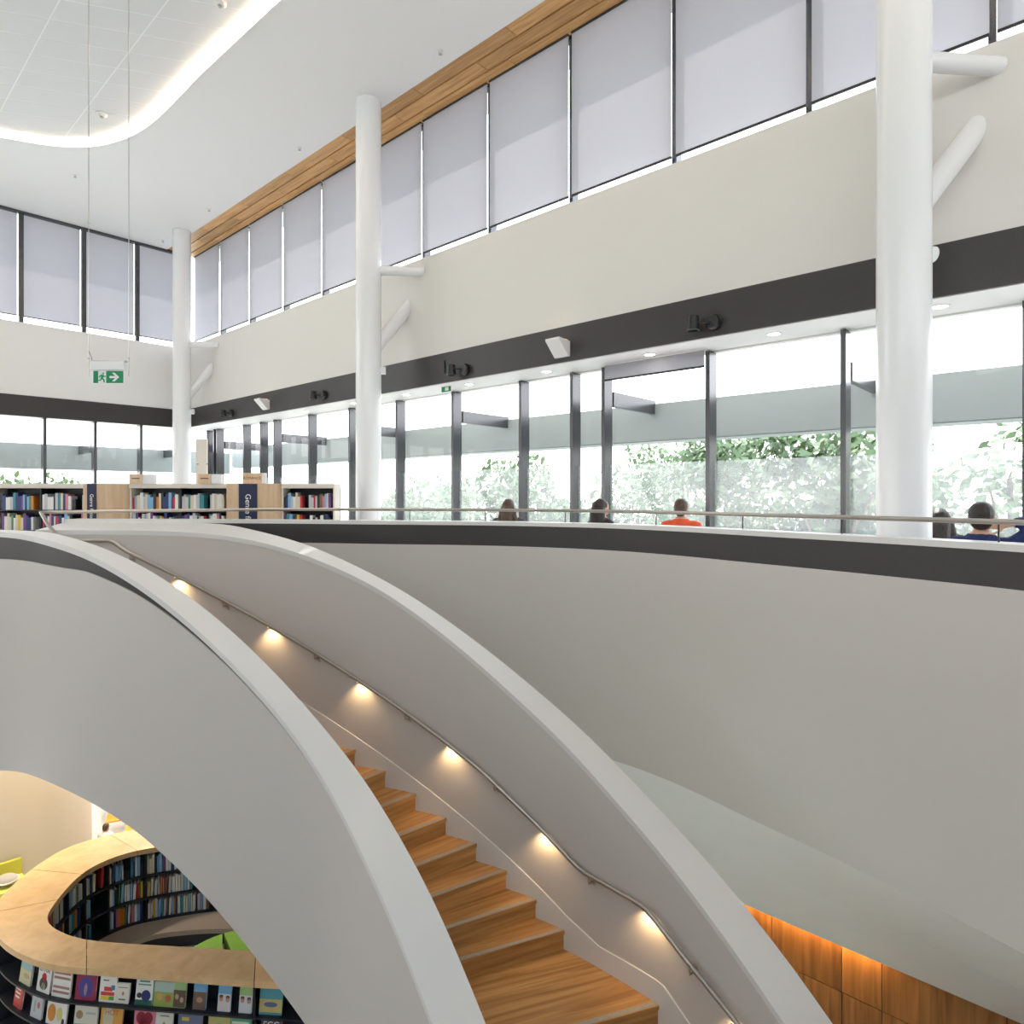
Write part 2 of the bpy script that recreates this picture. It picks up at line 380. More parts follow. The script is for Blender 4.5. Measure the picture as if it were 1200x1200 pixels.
COVE = [(-3.42, 9.45), (-5.24, 10.99), (-6.6, 12.2), (-7.3, 12.75), (-7.95, 13.13), (-8.7, 13.38), (-9.5, 13.36), (-10.36, 13.04)]
dv = Vector((-.96, -.27)).normalized()
d0 = Vector((COVE[0][0], COVE[0][1])) - U2*13.5
cove = [(d0.x, d0.y), (COVE[0][0] - U2.x*6, COVE[0][1] - U2.y*6)] + [(p[0], p[1]) for p in cat_rom([(a, b, 0) for a, b in COVE], 4)]
cove += [(COVE[-1][0] + dv.x*5.5, COVE[-1][1] + dv.y*5.5)]
region = cove + [(cove[-1][0] + 2, -6.2), (cove[0][0], -6.2)]
ce = [(t_.x, t_.y) for t_ in (W(QB, 7.36, 0), W(SMIN - 3.4, 7.36, 0))] + [(17.4, -7), (-15.2, -7), (c0.x - .1, c0.y)]
t_ = U2*QB + N2*7.36
ceil = meta(fill_poly('ceiling', ce, [region], Z_CEIL, CEILW, thick=.12), 'white plaster ceiling', kind='structure')
# roof slab above everything (also the eaves that shade the blinds)
roof = [W(SMIN - 5, 9.25, 0), W(QB + 1.05, 9.25, 0)]
t2 = U2*(QB + 1.05) + N2*-9
meta(MB().prism([(roof[0].x, roof[0].y), (roof[1].x, roof[1].y), (t2.x, t2.y), (-16, -8), (19, -8)], Z_CEIL + .35, Z_CEIL + .6).obj('ceiling_roof', WHITE), 'roof slab with eaves over the clerestory', kind='structure')
# tiled field: grid bars show as recessed light joints between grey tiles
fill_poly('grid_backing', region, [], Z_CEIL + .051, TBAR, ceil)
def clip(poly, conv):
    n = len(conv); ar = sum(conv[i][0]*conv[(i+1) % n][1] - conv[(i+1) % n][0]*conv[i][1] for i in range(n)); sg = 1 if ar > 0 else -1
    for i in range(n):
        a, b = conv[i], conv[(i+1) % n]; outp = []
        f_ = lambda p: sg*((b[0]-a[0])*(p[1]-a[1]) - (b[1]-a[1])*(p[0]-a[0]))
        for j in range(len(poly)):
            p, q = poly[j], poly[(j+1) % len(poly)]; fp, fq = f_(p), f_(q)
            if fp >= 0: outp.append(p)
            if fp*fq < 0: t = fp/(fp-fq); outp.append((p[0]+(q[0]-p[0])*t, p[1]+(q[1]-p[1])*t))
        poly = outp
        if len(poly) < 3: return []
    return poly
vdir = -dv; org = Vector((-4.37*1.145, 8.25*1.145)); rest = MB(); ntile = 0
SU, SV = .5/abs(U2.x*vdir.y - U2.y*vdir.x), 1.07/abs(U2.x*vdir.y - U2.y*vdir.x)
g = .011
inner_region = [(p[0]*.999, p[1]) for p in region]
for iu in range(-45, 25):
    for iv in range(-14, 16):
        q = [org + U2*((iu+a)*SU + (g if a == 0 else -g)) + vdir*((iv+b)*SV + (g if b == 0 else -g)) for a, b in ((0, 0), (1, 0), (1, 1), (0, 1))]
        poly = clip([(p.x, p.y) for p in q], inner_region)
        if len(poly) < 3: continue
        c = Vector((sum(p[0] for p in poly)/len(poly), sum(p[1] for p in poly)/len(poly)))
        vis = False
        if c.y > 3:
            xx, yy = 600 + F_PX*c.x/c.y, HOR - F_PX*(Z_CEIL - EYE)/c.y
            vis = -60 < xx < 380 and -50 < yy < 240
        if vis: MB().prism(poly, Z_CEIL + .0488, Z_CEIL + .0505).obj('ceiling_tile', TILE, ceil); ntile += 1
        else: rest.prism(poly, Z_CEIL + .0488, Z_CEIL + .0505)
meta(rest.obj('ceiling_tile_field', TILE, ceil), kind='stuff')
# glowing cove strip along the edge of the tiled field
cv3 = [Vector((p[0], p[1], Z_CEIL + .012)) for p in cove]
oi_ = offset(cove, .0); oo_ = offset(cove, .115)
cl = thing('cove_light', 'warm glowing strip light curving around the tiled ceiling field', 'strip light')
rr_ = [[Vector((a[0], a[1], Z_CEIL - .004)), Vector((b[0], b[1], Z_CEIL - .004)), Vector((b[0], b[1], Z_CEIL + .06)), Vector((a[0], a[1], Z_CEIL + .06))] for a, b in zip(oi_, oo_)]
MB().rings(rr_).obj('light_strip', LEDW, cl)
rr_ = [[Vector((a[0], a[1], Z_CEIL - .012)), Vector((b[0], b[1], Z_CEIL - .012)), Vector((b[0], b[1], Z_CEIL + .05)), Vector((a[0], a[1], Z_CEIL + .05))] for a, b in zip(offset(cove, -.022), offset(cove, -.002))]
MB().rings(rr_).obj('metal_edge', TBAR, cl)
# timber boards of the soffit in front of the clerestory
bw = (8.2 - 7.36)/3
meta(wallbox('ceiling_soffit', SMIN, QB, 7.36, 8.3, Z_CEIL + .06, Z_CEIL + .1, DARK), 'dark backing above the timber soffit', kind='structure')
soff = bpy.data.objects['ceiling_soffit']
for row in range(3):
    s = SMIN + (.0, .9, .45)[row]
    while s < QB - .3:
        L = 2.25; e = min(s + L, QB - .02)
        o = MB().box((-(e-s)/2 + .006, -bw/2 + .008, -.012*row), ((e-s)/2 - .006, bw/2 - .012, .05)).obj('timber_board', WOODC, soff)
        o.matrix_world = MW((s + e)/2, 7.36 + (row + .5)*bw, Z_CEIL); s = e

# ------------------------------------------------------------------ clerestory of the right wall
PG = 8.22
ms = [.745 + 1.778*k for k in range(-5, 12)]
ms = [m_ for m_ in ms if m_ < QB - .2]
cw = thing('window_1', 'clerestory glazing above the right wall', None, kind='structure')
for m_ in ms: wallbox('mullion', m_ - .035, m_ + .035, PG - .06, PG + .09, Z_SILL, Z_CEIL + .02, FRAME, cw)
for a, b in zip(ms, ms[1:] + [QB]): wallquad('pane', a + .035, b - .035, PG + .03, Z_SILL, Z_CEIL + .02, GLASS, cw)
wallbox('head_rail', SMIN, QB, PG - .02, PG + .08, Z_CEIL - .05, Z_CEIL + .04, FRAME, cw)
nblind = 0
ORD = ['first', 'second', 'third', 'fourth', 'fifth', 'sixth', 'seventh', 'eighth', 'ninth', 'tenth', 'eleventh', 'twelfth', 'thirteenth', 'fourteenth', 'fifteenth', 'sixteenth', 'seventeenth']
for i, (a, b) in enumerate(zip(ms, ms[1:] + [QB + .2])):
    if b < -1.5: continue
    nblind += 1
    cpos = W((a + b)/2, PG - .12, Z_CEIL - .06)
    col_near = {0: '', 1: ''}
    t = thing('roller_blind', ORD[len(ms) - 1 - i] + ' pale grey roller blind from the corner column along the right clerestory', 'roller blind', group='roller blinds of the right clerestory')
    wallquad('cloth', a + .02, min(b, QB) - .045, PG - .1, 6.0, Z_CEIL - .03, BLIND, t)
    wallbox('bottom_bar', a + .02, min(b, QB) - .045, PG - .108, PG - .09, 5.975, 6.005, BLACK, t)
    wallbox('roller_tube', a + .02, min(b, QB) - .045, PG - .125, PG - .075, Z_CEIL - .05, Z_CEIL - .005, FRAME, t)
# back clerestory
bt = [-7.5, -6.0, -4.6, -3.2, -1.8, -.3, 1.1, 2.49, 3.87, 5.25, 6.57, 7.75]
bw_ = thing('window_2', 'clerestory glazing above the far wall', None, kind='structure')
for m_ in bt: backbox('mullion', m_ - .05, m_ + .05, QB - .0, QB + .12, Z_SILL, Z_CEIL + .02, FRAME, bw_)
for a, b in zip(bt, bt[1:]): backquad('pane', a + .05, b - .05, QB + .2, Z_SILL, Z_CEIL + .02, GLASS, bw_)
backbox('head_rail', bt[0], bt[-1], QB - .02, QB + .1, Z_CEIL - .06, Z_CEIL + .03, FRAME, bw_)
for i, (a, b) in enumerate(zip(bt, bt[1:])):
    if b < 2: continue
    t = thing('roller_blind', ORD[len(bt) - 2 - i] + ' sunlit roller blind from the corner column along the far wall clerestory', 'roller blind', group='roller blinds of the far clerestory')
    backquad('cloth', a + .06, b - .06, QB + .15, Z_SILL + .2, Z_CEIL - .03, BLIND, t)
    backbox('bottom_bar', a + .06, b - .06, QB + .14, QB + .16, Z_SILL + .18, Z_SILL + .205, FRAME, t)

# ------------------------------------------------------------------ lower windows of the upper level
PL = 8.62
lw = thing('window_3', 'tall glazing with deep dark fins along the right wall', None, kind='structure')
reg = [2.22 + 1.727*k for k in range(-6, 11)]
lm = sorted(reg + [6.29, 16.78, 20.28 - .1, 19.7])
for m_ in lm:
    wallbox('fin', m_ - .03, m_ + .03, PL - .17, PL + .05, 0, Z_BB - .03, FRAME, lw)
for a, b in zip(lm, lm[1:]):
    if b - a < .1: continue
    wallquad('pane', a + .03, b - .03, PL, .05, Z_BB - .03, GLASS, lw)
    wallquad('film', a + .03, b - .03, PL - .003, .05, 1.79, FILM, lw)
wallbox('head_rail', SMIN, QB, PL - .02, PL + .05, Z_BB - .035, Z_BB + .01, WHITE, lw)
wallbox('sill_rail', SMIN, QB, PL - .05, PL + .05, 0, .06, FRAME, lw)
meta(wallbox('trim_3', SMIN, QB, PW + .02, PL + .2, Z_BB - .012, Z_BB - .004, WHITE), 'white soffit strip over the window bench', kind='structure')
t = thing('roller_blind', 'short rolled up blind at the head of the lower window bay', 'roller blind')
wallquad('cloth', 3.98, 5.62, PL - .2, Z_BB - .24, Z_BB - .02, BLIND, t)
wallbox('bottom_bar', 3.98, 5.62, PL - .21, PL - .188, Z_BB - .26, Z_BB - .235, BLACK, t)
lb = thing('window_4', 'tall glazing with dark fins along the far wall', None, kind='structure')
bl = [4.38 + 1.15*k for k in range(-10, 4)]
for m_ in bl: backbox('fin', m_ - .035, m_ + .035, QB + .05, QB + .3, 0, Z_BB, FRAME, lb)
for a, b in zip(bl, bl[1:]): backquad('pane', a + .035, b - .035, QB + .25, .05, Z_BB, GLASS, lb)
# outside sun canopy: a fascia hung on arms from the fins
for nm, L in (('right', 1), ('far', 2)):
    t = thing('sun_canopy', 'grey outdoor sunshade fascia hung beyond the ' + ('right hand' if L == 1 else 'far wall') + ' windows', 'sunshade')
    if L == 1:
        wallbox('fascia', SMIN, QB + 1.6, 10.0, 10.06, 2.27, 2.9, CANOPY, t)
        wallbox('shelf', SMIN, QB + 1.6, 10.06, 10.55, 2.25, 2.29, CANOPY, t)
        for m_ in reg[::2]:
            MB().box((-m_ - .04, 8.7, 2.72), (-m_ + .04, 10.02, 2.95), MW(0, 0, 0)).obj('arm', FRAME, t)
    else:
        backbox('fascia', -9, 9.9, QB + 1.5, QB + 1.56, 2.04, 2.75, CANOPY, t)
        for m_ in bl[1::2]: backbox('arm', m_ - .04, m_ + .04, QB + .3, QB + 1.5, 2.5, 2.75, FRAME, t)

# ------------------------------------------------------------------ lower level enclosure
lwv = thing('window_5', 'lower level glazing far behind the reading ring', None, kind='structure')
for m_ in range(-8, 9): backbox('fin', m_*1.5 - .04, m_*1.5 + .04, QB - 2.1, QB - 1.95, Z_LOW, -1.2, WHITE, lwv)
for m_ in range(-8, 8): backquad('pane', m_*1.5 + .04, m_*1.5 + 1.46, QB - 2.0, Z_LOW, -1.2, GLASS, lwv)
# sloped white soffit facets and timber wall below the balustrade
PB, ZB = 6.52, EYE - 4.2
A = [(p[0], p[1]) for p in MC if .2 < p[0] and p[1] > 1.0]
rA, rC, rB = [], [], []
for p in A:
    r_ = Vector(p); x_, y_ = p
    k_ = PB/(N2.x*x_ + N2.y*y_)     # same ray on the plane p = PB
    b_ = (x_*k_, y_*k_)
    rA.append(Vector((x_, y_, EYE - 3.16))); rB.append(Vector((b_[0], b_[1], ZB)))
    c_ = rA[-1].lerp(rB[-1], .58); c_.z += .05; rC.append(c_)
sf = thing('wall_soffit', 'white sloping soffit facets under the upper floor', None, kind='structure')
MB().rings([[a, b] for a, b in zip(rA, rC)], closed=False).obj('upper_facet', WHITE, sf, True)
MB().rings([[a, b] for a, b in zip(rC, rB)], closed=False).obj('lower_facet', WHITE, sf, True)
MB().rings([[b, b + Vector((0, 0, .03)), b + Vector((N2.x*.03, N2.y*.03, .03)), b + Vector((N2.x*.03, N2.y*.03, 0))] for b in rB]).obj('edge_bead', WHITE, sf)
wl = meta(wallbox('wall_timber', -6, 12, PB + .17, PB + .3, Z_LOW, -1.2, DARK), 'dark core behind the timber panelling', kind='structure')
def s_of(x, p): r = (x - 600)/F_PX; return p*(r*N2.y - N2.x)/(U2.x - r*U2.y)
seams = [s_of(x, PB + .16) for x in (1290, 1180, 1034, 987, 905, 820)] 
seams = [-6, -4.5, -3] + [s for s in seams] + [seams[-1] + 1.2, seams[-1] + 2.4, 12]
seams = sorted(seams)
for a, b in zip(seams, seams[1:]):
    wallbox('timber_panel', a + .004, b - .004, PB + .14, PB + .172, -3.42, -2.6, WOODV, wl)
    wallbox('timber_panel', a + .004, b - .004, PB + .14, PB + .172, Z_LOW + .05, -3.43, WOODV, wl)
t = thing('wood_wall_light', 'hidden warm strip light washing the timber panels', 'strip light')
wallbox('light_strip', s_of(1030, PB + .1), s_of(840, PB + .1), PB + .05, PB + .09, ZB + .05, ZB + .07, LEDWOOD, t)

# ------------------------------------------------------------------ void balustrade
vb = thing('void_balustrade', 'long curved white balustrade with dark band around the void', 'balustrade')
zc = EYE - .34
MCb = offset(MC, .0)
def strip(inner, outer, z0, z1): return [[Vector((a[0], a[1], z0)), Vector((b[0], b[1], z0)), Vector((b[0], b[1], z1)), Vector((a[0], a[1], z1))] for a, b in zip(inner, outer)]
MB().rings(strip(offset(MC, .012), MO, zc - .05, zc)).obj('cap', CAPW, vb, True)
MB().rings(strip(offset(MC, -.006), offset(MC, -.05), EYE - .655, zc - .05)).obj('dark_band', DARK, vb, True)
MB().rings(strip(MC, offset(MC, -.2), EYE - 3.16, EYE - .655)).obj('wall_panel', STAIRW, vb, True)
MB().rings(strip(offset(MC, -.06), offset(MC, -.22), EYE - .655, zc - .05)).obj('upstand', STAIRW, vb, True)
rl = [p for p in offset(MC, -.15) if p[0] > -2.2]
rail_pts = [Vector((p[0], p[1], EYE - .19)) for p in rl] + [Vector(p) for p in ((-2.9, 8.98, EYE-.19), (-3.7, 8.75, EYE-.19), (-4.55, 8.2, EYE-.19), (-5.1, 7.65, EYE-.19), (-5.38, 7.36, EYE-.19))]
rail_pts = rail_pts[:len(rl)] + [Vector(v) for v in cat_rom(rail_pts[len(rl)-1:], 4)][1:]
rail_pts += [Vector((-5.22, 7.25, EYE - .33)), Vector((-5.0, 7.15, EYE - .5))]
hr = MB().tube(rail_pts, .021, 10).obj('handrail', STEEL, vb, True)
acc = 0; nextp = .4
for a, b in zip(rl, rl[1:]):
    acc += (Vector(b) - Vector(a)).length
    if acc > nextp and b[1] > 2:
        nextp += 1.12
        MB().tube([(b[0], b[1], zc), (b[0] , b[1], EYE - .2)], .006, 6).obj('post', BLACK, hr)

# ------------------------------------------------------------------ staircase
st = thing('staircase', 'sweeping curved staircase with white solid sides and timber treads', 'staircase')
def side_wall(rows, bots, gapf, tag):
    cap, body, band = [], [], []
    for i, r in enumerate(rows):
        I = Vector((r[0], r[1])); O = Vector((r[3], r[4])); t = EYE - r[2]; zb = EYE - bots[i]; gp = gapf(i, r)
        d = (O - I).normalized(); V = lambda q, z: Vector((q.x, q.y, z))
        cap.append([V(I - d*.006, t), V(O + d*.012, t), V(O + d*.012, t - .05), V(I - d*.006, t - .05)])
        Or = O - d*.03
        body.append([V(I, t - .05), V(Or, t - .05), V(Or, t - .05 - gp), V(O, t - .05 - gp), V(O, zb), V(I, zb)])
        band.append([V(Or, t - .05), V(O - d*.012, t - .05), V(O - d*.012, t - .05 - gp), V(Or, t - .05 - gp)])
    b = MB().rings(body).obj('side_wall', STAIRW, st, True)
    MB().rings(cap).obj('cap', CAPW, b, True)
    MB().rings(band).obj('dark_band', DARK, b, True)
    return b
bandpx = [(-60, 26), (0, 26), (50, 24), (75, 21), (100, 15.5), (125, 13), (150, 10), (167, 8.5), (200, 6.5), (262, 5), (400, 3.5), (600, 3)]
def gap_near(i, r):
    return max(.018, interp(bandpx, 600 + F_PX*r[3]/r[4])*r[4]/F_PX)
side_wall(NEAR, nb, gap_near, 'near')
# far wall: bottom follows the pitch
fb = []
for r in FAR:
    fb.append(min(5.88, max(r[2] + 2.3, 2.6)))
side_wall(FAR, fb, lambda i, r: .004, 'far')
# underside of the flight
pairs = list(zip(NEAR, nb)); 
nn_ = [Vector((r[0], r[1], EYE - d + .02)) for r, d in pairs if r[0] > -5.2]
ff_ = [Vector((r[0], r[1], EYE - d + .02)) for r, d in zip(FAR, fb) if r[0] > -5.2]
def resample(P, n):
    L = [0]
    for a, b in zip(P, P[1:]): L.append(L[-1] + (b - a).length)
    o = []; j = 0
    for i in range(n):
        t = L[-1]*i/(n-1)
        while j < len(L) - 2 and L[j+1] < t: j += 1
        o.append(P[j].lerp(P[j+1], (t - L[j])/max(1e-6, L[j+1]-L[j])))
    return o
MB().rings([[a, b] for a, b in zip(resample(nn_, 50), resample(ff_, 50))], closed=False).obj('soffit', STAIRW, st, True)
# treads
def near_in(k):
    if k <= 12: return Fp(k) + nd(k)*FT[k][4]
    return {13: Vector((-3.9, 5.78)), 14: Vector((-4.12, 5.96)), 15: Vector((-4.3, 6.08)), 16: Vector((-4.5, 6.22))}[k]
def frame2(a, b, z):
    d = (b - a).normalized(); M = Matrix.Identity(4)
    M.col[0] = (d.x, d.y, 0, 0); M.col[1] = (-d.y, d.x, 0, 0); M.col[3] = (a.x, a.y, z, 1); return M
def local_prism(name, poly, z0, z1, M, m, parent):
    Mi = M.inverted(); P = [Mi @ Vector((p.x, p.y, M[2][3])) for p in poly]
    o = MB().prism([(p.x, p.y) for p in P], z0, z1).obj(name, m, parent); o.matrix_world = M; return o
steps = [(k, Fp(k), near_in(k), EYE - Dk(k)) for k in range(1, 17)]
seqs = []
for (k, a, b, z), (k2, a2, b2, z2) in zip(steps, steps[1:]): seqs.append((a, b, a2, b2, z, .17))
# landing (k=0 nose to the foot of step 1)
seqs.append((Fp(0), near_in(0), Fp(1), near_in(1), EYE - 4.03, .17))
# lower flight
pa, pb, zz = Fp(0), near_in(0), EYE - 4.03
lf = [(1.36, 4.88), (1.54, 4.63), (1.72, 4.38), (1.88, 4.13), (2.03, 3.87), (2.18, 3.6), (2.31, 3.33), (2.42, 3.06), (2.52, 2.78), (2.6, 2.5)]
ln = [(-.42, 4.40), (-.29, 4.25), (-.16, 4.10), (-.03, 3.94), (.09, 3.76), (.2, 3.56), (.3, 3.35), (.4, 3.12), (.49, 2.88), (.57, 2.63)]
for j, (q, r) in enumerate(zip(lf, ln)):
    zz -= .17
    if zz < Z_LOW + .1: break
    seqs.append((Vector(q), Vector(r), pa, pb, zz, .17)); pa, pb = Vector(q), Vector(r)
for a, b, a2, b2, z, h in seqs:
    M = frame2(a, b, z); back = ((a2 + b2)/2 - (a + b)/2).normalized()
    tr = local_prism('tread', [a, b, b2 + back*.03, a2 + back*.03], -.035, 0, M, WOOD, None); tr.parent = st
    ns = local_prism('nosing_strip', [a + back*.008, b + back*.008, b + back*.055, a + back*.055], 0, .003, M, STRIP, None)
    ns.parent = tr; ns.matrix_parent_inverse = tr.matrix_world.inverted()
    ri = local_prism('riser', [a + back*.012, b + back*.012, b + back*.035, a + back*.035], -h, -.035, M, WOOD, None); ri.parent = st
# top riser
a, b = Fp(16), near_in(16)
ri = local_prism('riser', [a, b, b + Vector((-.03, 0)), a + Vector((-.03, 0))], -.17, 0, frame2(a, b, EYE - Dk(16)), WOOD, None); ri.parent = st
# skirting on the far wall
sk = []
def wallpt(r, d=.012): I = Vector((r[0], r[1])); O = Vector((r[3], r[4])); return I - (O - I).normalized()*d
kk = [(1, -2.73)]
px_tab = [(Fp(k).x, EYE - Dk(k)) for k in range(1, 17)] 
def pitch_z(x):
    if x > .52: 
        if x < 1.19: return -2.73
        return -2.73 - (x - 1.19)*.98
    return interp(px_tab, x)
rings = []
for r in FAR:
    if r[0] > 2.3 or r[0] < -4.4: continue
    p = wallpt(r); q = Vector((r[0], r[1])); z = pitch_z(r[0])
    top = z + .13 if r[0] < .49 else (-2.43 - (r[0] - .49)*.46 if r[0] < .75 else (z + .18 if r[0] < 1.19 else z + .18))
    rings.append([Vector((p.x, p.y, z - .4)), Vector((q.x, q.y, z - .4)), Vector((q.x, q.y, top)), Vector((p.x, p.y, top))])
MB().rings(rings).obj('skirting', CAPW, st)
# handrail on the far wall with brackets and small downlights
def rail_z(x): 
    return interp([(-5.2, EYE - .5), (-4.42, EYE - .5), (-.163, EYE - 2.65), (.55, EYE - 3.05), (.676, EYE - 3.23 + .08), (1.14, EYE - 3.26), (1.37, EYE - 3.47), (1.69, EYE - 3.70), (2.4, EYE - 4.15), (2.7, EYE - 4.4)], x)
rp = []
for r in FAR:
    if r[0] > 2.35 or r[0] < -5.0: continue
    p = wallpt(r, .085); x_ = r[0]
    px_ = x_
    # the rail follows the pitch of the steps, is level beside the landing, then falls again
    if -4.42 < x_ < -.163: z = pitch_z(x_) + .80
    else: z = EYE - interp([(-6, .5), (-4.42, .5), (-4.419, .5), (-.163, 2.65), (.676, 3.23), (1.14, 3.27), (1.37, 3.47), (1.69, 3.70), (2.4, 4.15)], x_)
    if x_ < -4.4: z = EYE - .5
    rp.append(Vector((p.x, p.y, z)))
for _ in range(1): rp = [rp[0]] + [(rp[i-1] + rp[i]*2 + rp[i+1])/4 for i in range(1, len(rp)-1)] + [rp[-1]]
sr = MB().tube(rp, .019, 10).obj('handrail', STEEL, st, True)
def on_rail(xpx):
    best = None
    for a, b in zip(rp, rp[1:]):
        for t in (0, .25, .5, .75):
            p = a.lerp(b, t); e = abs(600 + F_PX*p.x/p.y - xpx)
            if best is None or e < best[0]: best = (e, p, (b - a).normalized())
    return best[1], best[2]
for xp in (152, 262, 369, 474, 580, 690, 808):
    p, d = on_rail(xp); side = Vector((-d.y, d.x, 0)).normalized()
    if side.y < 0: side = -side
    m = MB().tube([p, p + Vector((0, 0, -.07)), p + Vector((0, 0, -.075)) + side*.08], .009, 8)
    c_ = p + side*.078 + Vector((0, 0, -.075))
    m.add([c_ + d*.02*a + Vector((0, 0, .035*b)) + side*e for a, b, e in ((-1,-1,0),(1,-1,0),(1,1,0),(-1,1,0),(-1,-1,-.006),(1,-1,-.006),(1,1,-.006),(-1,1,-.006))],
          [(0,1,2,3),(4,5,6,7),(0,1,5,4),(1,2,6,5),(2,3,7,6),(3,0,4,7)])
    m.obj('bracket', STEEL, sr)
for xp in (205, 315, 420, 525, 635, 757, 862):
    p, d = on_rail(xp); side = Vector((-d.y, d.x, 0)).normalized()
    if side.y < 0: side = -side
    q = p + Vector((0, 0, -.019))
    lamp = MB().lathe([(.0001, .006), (.012, .006), (.012, -.004), (.0001, -.004)], q, 12).obj('rail_light', LEDS, sr)
    ld = bpy.data.lights.new('rail_spot', 'SPOT'); ld.energy = 4.2; ld.color = (1, .66, .32); ld.spot_size = R(118); ld.spot_blend = .9; ld.shadow_soft_size = .012
    lo = bpy.data.objects.new('rail_spot', ld); COL.objects.link(lo); lo.location = q + Vector((0, 0, -.012))
    lo.rotation_euler = (side*.3 + Vector((0, 0, -1))).to_track_quat('-Z', 'Y').to_euler(); lo.parent = lamp

# glowing strip added unseen behind the far stair wall to brighten the soffit
sl = thing('added_soffit_glow', 'added unseen glow strip on the outer face of the far stair wall', 'strip light')
rr_ = []
for r in FAR:
    if not (-.6 < r[0] < 1.9): continue
    O = Vector((r[3], r[4])); d = (O - Vector((r[0], r[1]))).normalized(); z = EYE - r[2] - .95
    a_, b_ = O + d*.004, O + d*.05
    rr_.append([Vector((a_.x, a_.y, z)), Vector((b_.x, b_.y, z)), Vector((b_.x, b_.y, z + .04)), Vector((a_.x, a_.y, z + .04))])
MB().rings(rr_).obj('light_strip', emit('added_wash_glow', (.80, 1, .93), 5), sl)
# ------------------------------------------------------------------ columns
cpos = [(3.743, 6.157), (-2.65, 11.9), (-9.08, 17.72)]
clab = ['thick white round column rising through the seating row beside the balustrade', 'white round column beside the end of the low bookcases', 'white round column in the far corner of the hall']
for i, (cx_, cy_) in enumerate(cpos):
    r_ = .232
    t = thing('column', clab[i], 'column', (cx_, cy_, 0), 'round white columns')
    MB().lathe([(r_, 0), (r_, Z_CEIL)], (0, 0, 0), 40).obj('shaft', COLW, t, True)
    MB().lathe([(r_ + .02, 0), (r_ + .02, .02)], (0, 0, 0), 40).obj('base_ring', STEEL, t, True)
    d = Vector((.99, .13)); c2 = Vector((cx_, cy_))
    tt = (PW + .03 - c2.dot(N2))/d.dot(N2)
    zs = EYE + 4.16
    e = d*tt
    MB().tube([(0, 0, zs), (e.x, e.y, zs + .03)], .088, 20).obj('strut', COLW, t, True)
    d2 = (Vector((.95, .31)), Vector((.82, .57)), Vector((.82, .57)))[i]; t3 = (PW - c2.dot(N2))/d2.dot(N2)
    f3 = (t3 + .22)/t3; e2 = d2*t3*f3
    MB().tube([(d2.x*.1, d2.y*.1, 4.0), (e2.x, e2.y, 4.0 + (4.9 - 4.0)*f3)], .118, 18).obj('brace', COLW, t, True)
    e3 = d*.33
    MB().tube([(0, 0, 3.62), (e3.x*.95, e3.y*.95, 3.62)], .075, 16).obj('stub', COLW, t, True)

# ------------------------------------------------------------------ fittings on the dark band
def pos_right(xpx, p, ypx):
    r = (xpx - 600)/F_PX; y_ = p/(N2.x*r + N2.y); return Vector((r*y_, y_, EYE + (HOR - ypx)*y_/F_PX))
for xp, yp, where in ((828, 378, 'nearest the thick column by the seating row'), (537, 433, 'beside the small dark switch plate'), (371, 463, 'next along from the middle column'), (263, 484, 'beside the corner column')):
    base = pos_right(xp + 9, PW - .03, yp)
    t = thing('spotlight', 'black adjustable spotlight on the dark band ' + where, 'spotlight', base, 'black spotlights on the dark band')
    Mr = Matrix.Identity(4); Mr.col[2] = (-N2.x, -N2.y, 0, 0); Mr.col[0] = (-U2.x, -U2.y, 0, 0); Mr.col[1] = (0, 0, 1, 0)
    MB().lathe([(.001, 0), (.1, 0), (.1, .05), (.085, .08), (.001, .08)], (0, 0, 0), 20, Mr).obj('mount', BLACK, t, True)
    u3 = Vector((U2.x, U2.y, 0)); n3 = Vector((-N2.x, -N2.y, 0))
    MB().tube([n3*.05, n3*.14 + u3*.1, n3*.14 + u3*.2], .02, 8).obj('arm', BLACK, t, True)
    c_ = n3*.14 + u3*.22
    MB().lathe([(.001, .09), (.07, .09), (.078, .0), (.085, -.09), (.07, -.095), (.06, -.06), (.001, -.06)], c_, 18).obj('lamp_head', BLACK, t, True)
for xp, yp, lab in ((660, 409, 'white wedge wall uplight on the dark band over the seated readers'), (313, 474, 'white wedge wall uplight on the dark band near the corner column')):
    b_ = pos_right(xp, PW - .022, yp); t = thing('wall_uplight', lab, 'wall light', b_, 'white wedge uplights')
    u3 = Vector((-U2.x, -U2.y, 0)); n3 = Vector((-N2.x, -N2.y, 0)); z3 = Vector((0, 0, 1))
    v = [u3*a*.13 + n3*b + z3*c for a in (-1, 1) for b, c in ((0, .1), (.27, .12), (.27, .09), (.05, -.13), (0, -.13))]
    obj('body', v, [(0,1,2,3,4), (5,6,7,8,9), (1,2,7,6), (2,3,8,7), (3,4,9,8), (4,0,5,9)], WHITE, t)
    v = [u3*a*.12 + n3*b + z3*.115 for a in (-1, 1) for b in (.03, .25)]
    obj('lens', v, [(0, 1, 3, 2)], emit('uplight_lens', (1, .85, .6), .8), t)
    ld = bpy.data.lights.new('uplight_lamp', 'SPOT'); ld.energy = .3; ld.color = (1, .8, .55); ld.spot_size = R(120)
    lo = bpy.data.objects.new('uplight_lamp', ld); COL.objects.link(lo); lo.parent = t; lo.location = n3*.15 + z3*.14; lo.rotation_euler = (R(180), 0, 0)
b_ = pos_right(520, PW - .03, 430)
t = meta(MB().box((-.03, -.015, -.11), (.03, .012, .11), MW(0, 0, 0) ).obj('switch_plate', BLACK), 'small dark plate on the band beside a spotlight', 'plate'); t.location = b_ 
